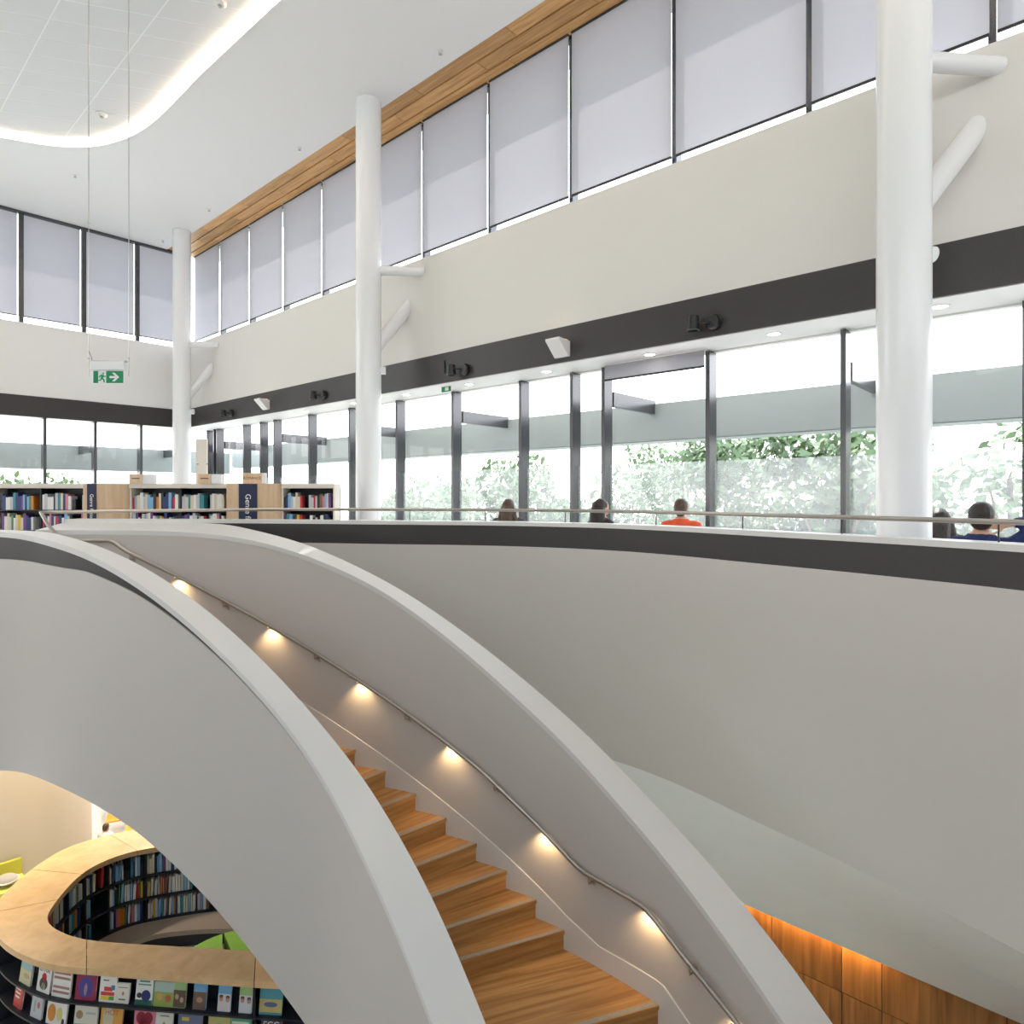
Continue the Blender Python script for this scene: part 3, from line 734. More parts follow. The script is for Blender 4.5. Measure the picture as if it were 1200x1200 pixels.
# soffit downlights
for i, s in enumerate((1.2, 2.95, 4.7, 6.6, 8.4, 10.2, 12, 14)):
    c_ = W(s, PW + .36, Z_BB - .013)
    t = thing('downlight', ORD[i] + ' flush round downlight in the window soffit counted from the thick column', 'downlight', c_, 'soffit downlights')
    MB().lathe([(.075, .0), (.095, .0), (.095, -.006), (.075, -.008)], (0, 0, 0), 20, None, False).obj('trim_ring', WHITE, t, True)
    MB().lathe([(.001, -.002), (.075, -.002), (.075, -.004), (.001, -.004)], (0, 0, 0), 20).obj('lens', DOWNL, t)
# ceiling sprinklers and detectors
def ceil_pt(x, y): y_ = (Z_CEIL - EYE)*F_PX/(HOR - y); return Vector(((x - 600)/F_PX*y_, y_, Z_CEIL))
for x, y in ((351, 173), (245, 245), (88, 205), (104, 259), (191, 282), (516, 60)):
    t = thing('sprinkler', 'small sprinkler head on the plaster ceiling', 'sprinkler', ceil_pt(x, y), 'ceiling sprinklers')
    MB().lathe([(.045, 0), (.045, -.01), (.015, -.015), (.012, -.05), (.001, -.05)], (0, 0, 0), 12).obj('body', WHITE, t, True)
    MB().lathe([(.001, -.05), (.03, -.05), (.03, -.055), (.001, -.055)], (0, 0, 0), 12).obj('deflector', STEEL, t)
for x, y, lab in ((119, 136, 'round smoke detector on the tiled ceiling near its curved corner'), (258, 6, 'round smoke detector on the tiles beside the straight strip light')):
    t = thing('smoke_detector', lab, 'detector', ceil_pt(x, y) + Vector((0, 0, .045)))
    MB().lathe([(.09, 0), (.09, -.03), (.06, -.055), (.001, -.06)], (0, 0, 0), 18).obj('housing', WHITE, t, True)
    MB().lathe([(.03, -.055), (.03, -.075), (.001, -.075)], (0, 0, 0), 12).obj('sensor', STEEL, t, True)

# ------------------------------------------------------------------ hanging exit sign
Ye = 9.1
def ex(x, y): return Vector(((x - 600)/F_PX*Ye, Ye, EYE + (HOR - y)*Ye/F_PX))
c_ = ex(127, 441)
es = thing('exit_sign', 'green running figure exit sign hung on thin wires', 'exit sign', c_)
pxm = Ye/F_PX
def exbox(name, x0, y0, x1, y1, ya, yb, m, par=es):
    return MB().box(((x0-127)*pxm, ya, (441-y1)*pxm), ((x1-127)*pxm, yb, (441-y0)*pxm)).obj(name, m, par)
exbox('housing', 107.5, 424, 146.5, 434, -.04, .04, COLW)
exbox('top_rail', 106, 422.5, 148, 424.5, -.03, .03, STEEL)
pn = exbox('panel', 108.5, 433.5, 146.5, 450.5, -.008, .012, LETTER)
exbox('green_field', 110, 435, 115.5, 449, -.011, -.008, GREEN, pn); exbox('green_field', 125, 435, 145, 449, -.011, -.008, GREEN, pn)
def exshape(name, pts, m, ya=-.0125):
    v = [((x-127)*pxm, ya, (441-y)*pxm) for x, y in pts]; obj(name, v + [(a, ya + .003, c) for a, b, c in v], [tuple(range(len(v))), tuple(range(len(v), 2*len(v)))[::-1]] + [(i, (i+1) % len(v), len(v)+(i+1) % len(v), len(v)+i) for i in range(len(v))], m, pn)
exshape('arrow', [(129, 440.8), (135.5, 440.8), (131.8, 437), (135, 437), (140.2, 442), (135, 447), (131.8, 447), (135.5, 443.3), (129, 443.3)], LETTER)
exshape('figure_head', [(121.4 + 1.0*math.cos(i*.7), 437.8 + 1.0*math.sin(i*.7)) for i in range(9)], GREEN)
exshape('figure_body', [(119.2, 439.2), (121.8, 439.2), (122.6, 440.8), (124.6, 440.6), (124.6, 441.6), (121.9, 441.9), (121.3, 443.2), (123, 445.2), (123.3, 448.4), (122.2, 448.4), (121.6, 445.8), (119.8, 444.2), (118.9, 446.2), (115.8, 446.4), (115.8, 445.4), (118.1, 445.1), (119, 441.3), (117.9, 441.6), (117.2, 443), (116.4, 442.6), (117.3, 440.4)], GREEN)
for x in (104, 151):
    zt = Z_CEIL - c_.z
    MB().tube([((x-127)*pxm, 0, -8.2*0), ((x-127)*pxm, 0, zt)], .005, 6).obj('wire', STEEL, es)
MB().tube([((104-127)*pxm, 0, (441-411)*pxm), ((107.5-127)*pxm, 0, (441-420)*pxm), ((107.5-127)*pxm, 0, (441-424)*pxm)], .004, 6).obj('cable', BLACK, es)
for x in (104, 151): exbox('wire_clip', x - .7, 419, x + .7, 421, -.01, .01, STEEL)
for x0, x1 in ((104, 108), (146, 151)): exbox('hanger', min(x0, x1), 422.6, max(x0, x1), 423.6, -.006, .006, STEEL)
p_ = pos_right(523, 8.1, 456)
es2 = thing('exit_sign', 'small green exit sign under the window soffit', 'exit sign', p_)
MB().box((-.12, -.01, -.05), (.12, .01, .06), MW(0, 0, 0)).obj('panel', GREEN, es2); MB().box((-.02, -.014, -.03), (.07, -.008, .035), MW(0, 0, 0)).obj('pictogram', LETTER, es2)
MB().box((-.13, -.012, .06), (.13, .012, Z_BB - .01 - p_.z), MW(0, 0, 0)).obj('mount', WHITE, es2)
# floor standing sign in front of the far windows
p_ = Vector(((232 - 600)/F_PX*16.5, 16.5, 0))
t = thing('display_stand', 'tall slim stand with pale double panel by the corner windows', 'stand', p_)
MB().box((-.02, -.02, .02), (.02, .02, 2.3)).obj('pole', BLACK, t); MB().lathe([(.22, 0), (.22, .02), (.03, .04)], (0, 0, 0), 20).obj('base', BLACK, t, True)
MB().box((-.03, -.06, 2.12), (.26, -.02, 2.75)).obj('panel', CREAM, t); MB().box((-.03, -.06, 1.6), (.26, -.02, 2.1)).obj('panel', CREAM, t)

# ------------------------------------------------------------------ books
CB = [('red', (.50, .03, .04)), ('navy blue', (.02, .04, .16)), ('pale grey', (.55, .56, .58)), ('white', (.80, .79, .76)), ('teal', (.05, .26, .30)), ('green', (.08, .22, .06)), ('yellow', (.72, .50, .03)), ('sky blue', (.22, .45, .68)), ('black', (.02, .02, .022)), ('orange', (.66, .22, .03)), ('purple', (.16, .05, .22)), ('brown', (.20, .11, .06)), ('cream', (.70, .62, .45)), ('pink', (.62, .20, .28))]
BM = [mat('book_cover_' + n.replace(' ', '_'), c, .45) for n, c in CB]
bmesh_of = {}
for i, (n, c) in enumerate(CB):   # spine at local y=0 facing -y; x thickness, y depth, z height (unit box)
    m = MB().box((0, 0, 0), (1, .05, 1)).box((0, .05, 0), (.12, 1, 1)).box((.88, .05, 0), (1, 1, 1)).box((.12, .05, .02), (.88, .97, .97))
    me = bpy.data.meshes.new('book'); me.from_pydata([tuple(v) for v in m.v], [], m.f); me.materials.append(BM[i]); me.materials.append(PAPER)
    for k in range(18, 24): me.polygons[k].material_index = 1
    bm_ = MB().box((.04, -.004, .62), (.96, .002, .8)).box((.2, -.004, .2), (.8, .002, .5))
    bmesh_of[i] = me
BT = ['slim', 'thick']
def put_book(pos, ang, w_, d_, h_, lean, ci, where, group):
    o = bpy.data.objects.new('book', bmesh_of[ci]); COL.objects.link(o); o.location = pos; o.rotation_euler = (0, lean, ang); o.scale = (w_, d_, h_)
    meta(o, ('thick ' if w_ > .03 else 'slim ') + CB[ci][0] + ' book ' + where, 'book', group)
def pick(p): return random.choices(range(14), p)[0]
PU = [2, 5, 8, 9, 2, 1.2, .8, 3, 4, .5, 2, 2, 4, 1]; PL_ = [1.5, 4, 7, 9, 5, 3, 2, 6, 2.5, 1, 1, 2, 5, 1]

# ------------------------------------------------------------------ low bookcases of the upper level
YS, ZT = 10.6, 1.5
def Xs(x): return (x - 600)/F_PX*YS
cases = [(-12, 105, 'left of the first wooden end panel', [(0, 36), (47, 80), (94, 104)]), (152, 270, 'between the two rounded end panels', [(153, 185), (186, 199), (201, 238), (244, 260)]), (330, 392, 'whose open end stands beside the middle column', [(331, 353), (361, 385)])]
for (xa, xb, where, runs), short in zip(cases, ('bookcase left of the narrow navy sign', 'bookcase between the navy signs', 'bookcase beside the middle column')):
    a, b = Xs(xa), Xs(xb)
    t = thing('bookcase', 'low cream topped bookcase with dark shelves ' + where, 'bookcase', (a, YS, 0))
    wd = b - a
    MB().box((0, -.02, ZT - .075), (wd - .002, .40, ZT)).obj('top', CREAM, t)
    MB().box((0, .34, 0), (wd, .38, ZT - .075)).obj('back_panel', SHELFK, t)
    MB().box((0, 0, 0), (.025, .34, ZT - .075)).obj('side_panel', CREAM, t); MB().box((wd - .025, 0, 0), (wd, .34, ZT - .075)).obj('side_panel', CREAM if xb == 392 else SHELFK, t)
    for z in (.06, .40, .735, 1.07): MB().box((.025, .01, z - .02), (wd - .025, .34, z)).obj('shelf', SHELFK, t)
    MB().box((.02, .02, 0), (wd - .02, .33, .04)).obj('plinth', BLACK, t)
    nd_ = max(1, round(wd/.85))
    for i in range(1, nd_): MB().box((wd*i/nd_ - .01, .02, .04), (wd*i/nd_ + .01, .34, ZT - .075)).obj('divider', SHELFK, t)
    for z, row in ((1.07, 'top row'), (.735, 'second row')):
        xend = a + .03
        for ir, (r0, r1) in enumerate(runs):
            x = max(xend, Xs(r0 + random.uniform(-1, 2))); x1 = Xs(r1); nxt = Xs(runs[ir+1][0]) - .02 if ir + 1 < len(runs) else b - .03
            while x < x1:
                w_ = random.uniform(.026, .052); h_ = random.uniform(.2, .285)
                if any(abs(x + w_/2 - (a + wd*i/nd_)) < w_/2 + .012 for i in range(1, nd_)): x += .03; continue
                if x + w_ > b - .03: break
                put_book((x, YS + .03, z), 0, w_, .16, h_, 0, pick(PU), 'on ' + row + ' of ' + short, 'books in the upper bookcases')
                x += w_ + .0015
            xend = x + .004
            if row == 'top row' and x + .115 < nxt and not any(x - .02 < a + wd*i/nd_ < x + .13 for i in range(1, nd_)):
                xend = x + .115
                e = MB().box((0, 0, 0), (.05, .14, .17)).box((0, 0, 0), (.1, .14, .004)).obj('book_end', BLACK); e.location = (x + .01, YS + .05, z)
                meta(e, 'black book end on the top row of the ' + short, 'book end', 'black book ends')
for (xa, xs0, xs1, xb, lab) in ((105, 110, 120.5, 152, 'rounded maple end panel with a navy sign between the left and middle bookcases'), (270.5, 285, 306, 330, 'rounded maple end panel with a wide navy sign between the middle and right bookcases')):
    a, b = Xs(xa), Xs(xb); t = thing('end_panel', lab, 'end panel', (a, YS, 0)); wd = b - a; f_ = Xs(xs1) - a
    poly = [(0, .3), (0, -.16), (f_ + .02, -.16)] + [(f_ + .02 + (wd - f_ - .02)*math.sin(i*math.pi/16), -.16 + .2*(1 - math.cos(i*math.pi/16))) for i in range(1, 9)] + [(wd, .3)]
    MB().prism(poly, 0, ZT).obj('panel', WOODE, t, True)
    x0, x1 = Xs(xs0) - a, Xs(xs1) - a
    sg = MB().box((x0, -.172, .35), (x1, -.161, ZT - .005)).obj('sign', NAVY, t)
    wdt = x1 - x0
    M = Matrix.Translation(((x0 + x1)/2, -.1735, ZT - .17)) @ Matrix.Rotation(R(90), 4, 'X') @ Matrix.Rotation(R(-90), 4, 'Z')
    text('lettering', 'Genre fiction', min(.125, wdt*.55), LETTER, sg, M, align='LEFT')
for xa, xm, xb, y0, y1, lab, tx in ((154, 169, 183, 556, 567, 'wood and white sign block on the middle bookcase nearest the narrow navy sign', 'CRIME'), (234, 249.5, 261, 556, 567, 'wood and white sign block on the middle bookcase nearest the wide navy sign', 'CRIME'), (286, 308, 312, 552.5, 565, 'wood sign block standing on the wide navy end panel', 'ROMANCE')):
    sc = YS/F_PX; a = Xs(xa); h = (y1 - y0)*sc
    t = thing('sign_block', lab, 'sign', (a, YS, ZT)); MB().box((0, -.06, 0), ((xm-xa)*sc, .02, h)).obj('wood_face', WOODE, t)
    MB().box(((xm-xa)*sc, -.05, 0), ((xb-xa)*sc, .02, h*.99)).obj('white_face', LETTER, t)
    if tx == 'ROMANCE': text('lettering', tx, .06, BLACK, t, Matrix.Translation(((xm-xa)*sc/2, -.061, h*.5)) @ Matrix.Rotation(R(90), 4, 'X'))
    else: MB().box((.04, -.0615, h*.48), ((xm-xa)*sc - .04, -.0605, h*.6)).obj('lettering_line', BARK, t)

# ------------------------------------------------------------------ lower level reading ring
OUT = [(-1.6, 6.18), (-2.53, 6.24), (-3.13, 6.30), (-3.79, 6.36), (-4.24, 6.41), (-4.6, 6.45), (-5.02, 6.60), (-5.41, 6.81), (-5.8, 7.15), (-5.98, 7.5), (-6.04, 7.9), (-6.03, 8.3), (-5.95, 8.6), (-5.71, 8.85), (-5.26, 9.1), (-4.6, 9.3), (-3.8, 9.4), (-2.8, 9.4), (-1.6, 9.3)]
INN = [(-1.6, 6.6), (-2.69, 6.65), (-3.33, 6.71), (-4.03, 6.76), (-4.52, 6.82), (-4.81, 6.92), (-5.04, 7.04), (-5.2, 7.2), (-5.27, 7.42), (-5.32, 7.65), (-5.35, 7.9), (-5.33, 8.1), (-5.26, 8.27), (-5.06, 8.49), (-4.74, 8.62), (-4.2, 8.78), (-3.6, 8.86), (-2.7, 8.86), (-1.6, 8.8)]
sub = 6
rowsR = smooth_rows(cr([(*a, *b) for a, b in zip(OUT, INN)], sub), 10, (0, 1, 2, 3))
ZR = -3.4
def rl_(r, t): return (r[0] + (r[2]-r[0])*t, r[1] + (r[3]-r[1])*t)
ring = thing('reading_ring', 'hairpin curved bookcase with birch counter on the lower level', 'bookcase')
cuts = [0, 6, 24, 50, 63, 80, len(rowsR) - 1]
for a, b in zip(cuts, cuts[1:]):
    seg = rowsR[a:b+1]
    def sh(i, r, tt):   # tiny joint between counter pieces
        return rl_(r, tt)
    R_ = []
    for i, r in enumerate(seg):
        o_, n_ = rl_(r, 0), rl_(r, 1); R_.append([Vector((*o_, ZR)), Vector((*n_, ZR)), Vector((*n_, ZR - .065)), Vector((*o_, ZR - .065))])
    d1 = (R_[1][0] - R_[0][0]).normalized()*.004; R_[0] = [p + d1 for p in R_[0]]
    d2 = (R_[-1][0] - R_[-2][0]).normalized()*.004; R_[-1] = [p - d2 for p in R_[-1]]
    MB().rings(R_).obj('counter_top', WOODT, ring, True)
def rstrip(t0, t1, z0, z1, a=0, b=None): return [[Vector((*rl_(r, t0), z0)), Vector((*rl_(r, t1), z0)), Vector((*rl_(r, t1), z1)), Vector((*rl_(r, t0), z1))] for r in rowsR[a:b]]
MB().rings(rstrip(.5, .56, Z_LOW, ZR - .065)).obj('core', SHELFK, ring, True)
ZO = (-3.765, -4.06, -4.36, -4.58); ZI = (-3.77, -4.07, -4.37, -4.58)
for z in ZO: MB().rings(rstrip(.03, .5, z - .02, z)).obj('shelf', SHELFK, ring, True)
for z in ZI: MB().rings(rstrip(.56, .97, z - .02, z)).obj('shelf', SHELFK, ring, True)
for i in (6, 44, 58, 66, 74, 82, 92, 100):
    if i >= len(rowsR): continue
    r = rowsR[i]; a, b = Vector(rl_(r, .05)), Vector(rl_(r, .95)); d = (b - a).normalized(); nn = Vector((-d.y, d.x))*.011
    for q0, q1 in ((a, a.lerp(b, .5)), (a.lerp(b, .57), b)):
        MB().prism([q0 + nn, q1 + nn, q1 - nn, q0 - nn], Z_LOW + .02, ZR - .066).obj('divider', SHELFK, ring)
# spine-out books on the inside
IN = [Vector((*rl_(r, .9), 0)) for r in rowsR]
L = [0]
for a, b in zip(IN, IN[1:]): L.append(L[-1] + (b - a).length)
def at_len(s):
    for i in range(len(L) - 1):
        if s <= L[i+1]:
            t = (s - L[i])/(L[i+1]-L[i]); return IN[i].lerp(IN[i+1], t), (IN[i+1]-IN[i]).normalized()
    return IN[-1], (IN[-1]-IN[-2]).normalized()
s_start = L[46]; s_end = L[97]
dvs = [L[i] for i in (58, 66, 74, 82, 92) if i < len(L)]
for ri, z in enumerate(ZI[:3]):
    s = s_start; empt = {0: [], 1: [(L[68], L[68] + .2)], 2: [(L[66] + .1, L[66] + .32)]}[ri]
    cnt = 0
    while s < s_end:
        w_ = random.uniform(.013, .036); h_ = random.uniform(.19, .255)
        if any(abs(s + w_/2 - d) < w_/2 + .016 for d in dvs): s += .02; continue
        if any(a < s < b for a, b in empt): s += .05; continue
        if random.random() < .03: s += random.uniform(.05, .14); continue
        p, d = at_len(s)
        xq, yq = 600 + F_PX*p.x/p.y, HOR + F_PX*(EYE - z - h_)/p.y
        if xq > 320 or yq < interp(botpx, xq) - 14 or yq > 1118: s += w_ + .003; continue
        # travel along the ring is clockwise; the spine faces the inside of the hairpin
        ang = math.atan2(d.y, d.x) 
        ln_ = random.choice((0, 0, 0, .04)); s += h_*abs(math.sin(ln_)) if ln_ else 0
        put_book((p.x, p.y, z), ang, w_, .15, h_, ln_, pick(PL_), 'in the ' + ('top', 'middle', 'lowest')[ri] + ' inner row of the reading ring', 'picture books inside the reading ring')
        s += w_ + .006; cnt += 1
# face-out picture books on the outside front
OUTP = [Vector((*rl_(r, .0), 0)) for r in rowsR]
def face_book(ypx_row, xpx, z, w_, h_, base, shapes, label, title=None):
    # find the point on the outer edge seen at this pixel column
    best = None
    for i in range(len(OUTP) - 1):
        for t in (0, .5):
            p = OUTP[i].lerp(OUTP[i+1], t)
            if p.y > 7.6: continue
            e = abs(600 + F_PX*p.x/p.y - xpx)
            if best is None or e < best[0]: best = (e, p, (OUTP[i+1] - OUTP[i]).normalized())
    p, d = best[1], best[2]; nrm = Vector((d.y, -d.x, 0)) 
    inward = Vector((-d.y, d.x, 0)); c = (OUTP[40] + OUTP[0])/2
    if nrm.dot(Vector((0, -1, 0))) < -.2: nrm = -nrm
    if (p + nrm - Vector((-4, 7.8, 0))).length < (p - nrm - Vector((-4, 7.8, 0))).length: nrm = -nrm
    pos = p - nrm*.055; t = thing('picture_book', label, 'book', (pos.x, pos.y, z), 'face out picture books')
    xax = Vector((-nrm.y, nrm.x, 0)); M = Matrix.Identity(4); M.col[0] = (*xax, 0); M.col[1] = (*(-nrm), 0)
    tilt = Matrix.Rotation(R(-9), 4, 'X'); Mt = M @ tilt
    key = 'cover_' + '_'.join('%.2f' % v for v in base); cm = bpy.data.materials.get(key) or mat(key, base, .35)
    def bx(name, x0, z0, x1, z1, ya, yb, m, par=t): return MB().box((x0, ya, z0), (x1, yb, z1), Mt).obj(name, m, par)
    cov = bx('cover', -w_/2, 0, w_/2, h_, 0, .004, cm); bx('pages', -w_/2 + .004, .004, w_/2 - .003, h_ - .004, .004, .016, PAPER); bx('back_cover', -w_/2, 0, w_/2, h_, .016, .019, cm)
    for (kind, x, zz, a, b, c_) in shapes:
        key = 'ink_' + '_'.join('%.2f' % v for v in c_); im = bpy.data.materials.get(key) or mat(key, c_, .4)
        if kind == 'r': bx('cover_print', (x - a/2)*w_, (zz - b/2)*h_, (x + a/2)*w_, (zz + b/2)*h_, -.0012, .0, im, cov)
        else:
            n = 18; v = [Mt @ Vector(((x + a/2*math.cos(2*math.pi*k/n))*w_, -.0018, (zz + b/2*math.sin(2*math.pi*k/n))*h_)) for k in range(n)]
            obj('cover_print', v, [tuple(range(n))], im, cov)
    if title:
        tx, sz, zz, tcx = title
        text('cover_title', tx, sz, bpy.data.materials.get('ttl_%s' % tcx) or mat('ttl_%s' % tcx, {'k': (.02, .02, .02), 'w': (.9, .9, .88), 'r': (.5, .12, .03)}[tcx], .5), cov, Mt @ Matrix.Translation((0, -.002, zz*h_)) @ Matrix.Rotation(R(90), 4, 'X'), extrude=.0003)
WH = (.78, .76, .72)
r1, r2 = ZO[0], ZO[1]
face_book(0, 22, r1, .2, .24, (.30, .48, .50), [('r', 0, .3, .98, .55, (.62, .58, .34)), ('e', .1, .35, .5, .2, (.5, .4, .2))], 'picture book with sandy beach and pale blue sky cover')
face_book(0, 42, r1, .19, .27, WH, [('e', 0, .3, .62, .42, (.03, .04, .035)), ('e', 0, .2, .34, .26, (.75, .7, .5)), ('e', 0, .52, .36, .3, (.6, .02, .03))], 'white picture book with red bobble hat over a black bird', ('Errol!', .065, .78, 'k'))
face_book(0, 65, r1, .22, .25, WH, [('r', 0, z_, .9, .09, (.35, .18, .16)) for z_ in (.88, .7, .36, .18)], 'white picture book with brown striped lettering rows')
face_book(0, 95, r1, .22, .235, (.30, .03, .07), [('e', 0, .5, .7, .8, (.06, .05, .3)), ('e', 0, .42, .16, .5, (.72, .5, .42)), ('r', 0, .95, .9, .06, (.12, .04, .2))], 'dark red and blue picture book with small pale figure')
face_book(0, 121, r1, .18, .24, WH, [('r', .02, .5, .5, .16, (.62, .05, .04)), ('r', .3, .56, .22, .18, (.05, .22, .4)), ('r', .0, .32, .8, .14, (.62, .05, .04)), ('r', -.15, .16, .5, .14, (.75, .6, .03)), ('r', .25, .16, .3, .14, (.12, .36, .05)), ('r', -.15, .82, .35, .04, (.08, .08, .08))], 'white picture book with red yellow and blue blocks')
face_book(0, 140, r1, .145, .18, (.74, .71, .62), [('e', .05, .5, .16, .2, (.45, .2, .1)), ('r', 0, .8, .7, .05, (.3, .3, .25)), ('r', 0, .2, .5, .07, (.15, .15, .15))], 'small cream picture book with tiny brown motif')
face_book(0, 162, r1, .18, .245, (.72, .74, .72), [('e', .12, .36, .55, .42, (.02, .03, .14)), ('r', 0, .1, .98, .2, (.02, .10, .07)), ('e', -.27, .36, .3, .2, (.03, .03, .04)), ('r', 0, .88, .6, .06, (.1, .3, .2)), ('r', 0, .76, .75, .05, (.12, .3, .25))], 'white picture book with round navy shape on green base')
face_book(0, 186, r1, .21, .225, (.40, .52, .45), [('r', 0, .3, .98, .58, (.28, .36, .08)), ('e', -.2, .4, .3, .3, (.55, .32, .1)), ('e', .22, .35, .3, .3, (.5, .12, .06))], 'picture book with green meadow cover')
face_book(0, 207.5, r1, .13, .25, (.34, .50, .20), [('r', 0, .33, .98, .62, (.12, .08, .05)), ('e', -.2, .4, .3, .2, (.5, .32, .2)), ('e', .2, .3, .3, .2, (.5, .35, .25))], 'narrow book with lime top and brown photo')
for x, tcol, ph, lb_ in ((231, (.16, .38, .62), (.16, .10, .07), 'narrow book with blue top and brown photo'), (259, (.16, .38, .62), (.62, .58, .58), 'narrow book with blue top and photo of two children'), (282, (.36, .54, .22), (.60, .62, .66), 'narrow book with lime top and photo of two children')):
    face_book(0, x, r1, .135, .25, tcol, [('r', 0, .32, .98, .62, ph)] + ([('e', -.25, .46, .3, .2, (.5, .28, .18)), ('e', -.25, .54, .3, .12, (.05, .03, .02)), ('e', .25, .44, .3, .2, (.5, .28, .18)), ('e', .25, .52, .3, .12, (.05, .03, .02))] if ph[0] > .5 else [('e', 0, .35, .5, .2, (.4, .25, .15))]), lb_)
face_book(0, 313, r1, .23, .23, (.10, .36, .42), [('r', 0, .35, .98, .5, (.6, .5, .2)), ('e', 0, .4, .6, .2, (.12, .14, .3))], 'teal picture book with yellow field beyond the counter joint')
face_book(1, 13, r2, .16, .25, (.52, .05, .04), [('r', -.1, .7, .6, .06, (.8, .7, .6)), ('r', -.1, .55, .6, .06, (.8, .7, .6)), ('r', -.1, .4, .5, .06, (.8, .7, .6))], 'red picture book with slanted pale lettering')
face_book(1, 34, r2, .17, .21, (.50, .52, .54), [('e', .15, .6, .25, .3, (.45, .12, .12)), ('r', -.2, .5, .15, .5, (.3, .4, .35))], 'pale grey picture book with faint pink figure')
face_book(1, 57, r2, .25, .215, WH, [('e', -.24, .5, .4, .75, (.62, .25, .03)), ('e', .16, .5, .3, .6, (.62, .58, .2)), ('e', .36, .2, .14, .3, (.03, .02, .02))], 'white picture book with orange round creature')
face_book(1, 93, r2, .25, .22, (.66, .63, .52), [('e', -.28, .6, .3, .36, (.3, .2, .1)), ('r', 0, .12, .98, .24, (.2, .38, .46)), ('r', .2, .68, .4, .08, (.35, .45, .5))], 'cream picture book with blue sea strip')
face_book(1, 124.5, r2, .235, .25, (.68, .34, .06), [('e', -.15, .5, .5, .8, (.55, .50, .35))], 'orange picture book with large capitals', ('HOT', .07, .7, 'r'))
face_book(1, 161, r2, .22, .245, (.62, .20, .28), [('e', -.17, .62, .46, .46, (.28, .01, .03)), ('e', .17, .62, .46, .46, (.28, .01, .03)), ('e', 0, .42, .5, .5, (.28, .01, .03)), ('r', 0, .6, .6, .06, (.8, .7, .65)), ('r', 0, .48, .4, .06, (.8, .7, .65))], 'pink picture book with dark red heart')
face_book(1, 187, r2, .18, .23, (.68, .66, .58), [('e', 0, .4, .2, .35, (.35, .28, .12)), ('r', 0, .8, .5, .05, (.25, .25, .22))], 'cream picture book with small seated animal')
face_book(1, 218, r2, .25, .23, (.13, .16, .26), [('r', 0, .3, .9, .4, (.3, .3, .2)), ('r', -.2, .75, .3, .14, (.6, .5, .1))], 'dark blue picture book with yellow lettering')
face_book(1, 250, r2, .24, .22, (.50, .46, .16), [('e', 0, .5, .6, .5, (.3, .42, .16))], 'mustard picture book with green motif')
face_book(1, 279, r2, .22, .22, (.10, .34, .20), [('r', 0, .8, .8, .1, (.6, .7, .55)), ('e', 0, .35, .6, .4, (.3, .5, .4))], 'green picture book with pale title strip')
face_book(1, 313, r2, .21, .23, (.09, .06, .08), [('e', 0, .35, .5, .4, (.5, .45, .35))], 'dark picture book with white capital title', ('EGG', .085, .76, 'w'))
# bench and lime seat inside the ring
bn = thing('curved_bench', 'curved taupe bench following the inside of the reading ring', 'bench')
TAU = mat('bench_taupe', (.40, .33, .27), .6)
bi = [Vector((*rl_(r, 1.02), 0)) for r in rowsR[64:98]]; cc = Vector((-3.4, 7.75, 0))
bo = [p + (cc - p).normalized()*.42 for p in bi]
MB().rings([[Vector((a.x, a.y, -4.43)), Vector((b.x, b.y, -4.43)), Vector((b.x, b.y, -4.37)), Vector((a.x, a.y, -4.37))] for a, b in zip(bi, bo)]).obj('seat', TAU, bn, True)
MB().rings([[Vector((a.x, a.y, Z_LOW)), Vector((b.x, b.y, Z_LOW)), Vector((b.x, b.y, -4.43)), Vector((a.x, a.y, -4.43))] for a, b in zip(bi, [p.lerp(q, .85) for p, q in zip(bi, bo)])]).obj('base', SHELFK, bn, True)
sp_ = thing('round_seat', 'lime green round upholstered seat inside the reading ring', 'seat', (-3.3, 7.55, Z_LOW))
for i in range(6):
    a0, a1 = i*math.pi/3 + .012, (i+1)*math.pi/3 - .012
    poly = [(.15*math.cos((a0+a1)/2), .15*math.sin((a0+a1)/2))] + [(.75*math.cos(a0 + (a1-a0)*k/8), .75*math.sin(a0 + (a1-a0)*k/8)) for k in range(9)]
    MB().prism(poly, .08, .33).obj('cushion', LIME, sp_)
MB().lathe([(.68, 0), (.68, .08)], (0, 0, 0), 24).obj('base', BLACK, sp_)

# ------------------------------------------------------------------ lower level background
DC = Vector((-8.19, 10.18))
bc = thing('drum_column', 'broad beige drum column behind the reading ring', 'column', (DC.x, DC.y, Z_LOW))
MB().lathe([(1.3, 0), (1.3, 3.4)], (0, 0, 0), 56).obj('shaft', BEIGE, bc, True); MB().lathe([(1.312, 0), (1.312, .08)], (0, 0, 0), 56).obj('skirting', CREAM, bc, True)
cb = thing('curved_bench', 'yellow green curved bench wrapped around the beige drum column', 'bench', (DC.x, DC.y, Z_LOW))
arc = lambda r: [(r*math.cos(R(a)), r*math.sin(R(a))) for a in range(226, 323, 6)]
MB().rings(strip(arc(1.33), arc(1.78), 0, .40)).obj('base', YELG, cb, True); MB().rings(strip(arc(1.34), arc(1.8), .40, .44)).obj('seat', mat('yellow_seat', (.72, .70, .14), .5), cb, True)
MB().rings(strip(arc(1.33), arc(1.39), .44, .66)).obj('backrest', YELG, cb, True)
for (an, m, lb_) in ((300, mat('cushion_pink', (.6, .08, .25), .8), 'small pink cushion on the yellow green bench'), (314, mat('cushion_grey', (.4, .37, .33), .8), 'grey rounded cushion on the yellow green bench')):
    cu = thing('cushion', lb_, 'cushion', (DC.x + 1.58*math.cos(R(an)), DC.y + 1.58*math.sin(R(an)), Z_LOW + .442))
    MB().ell((0, 0, .07), (.14, .12, .07), 14, 8).obj('pad', m, cu, True); MB().lathe([(.141, .066), (.146, .07), (.141, .074)], (0, 0, 0), 20).obj('piping', CREAM, cu, True)
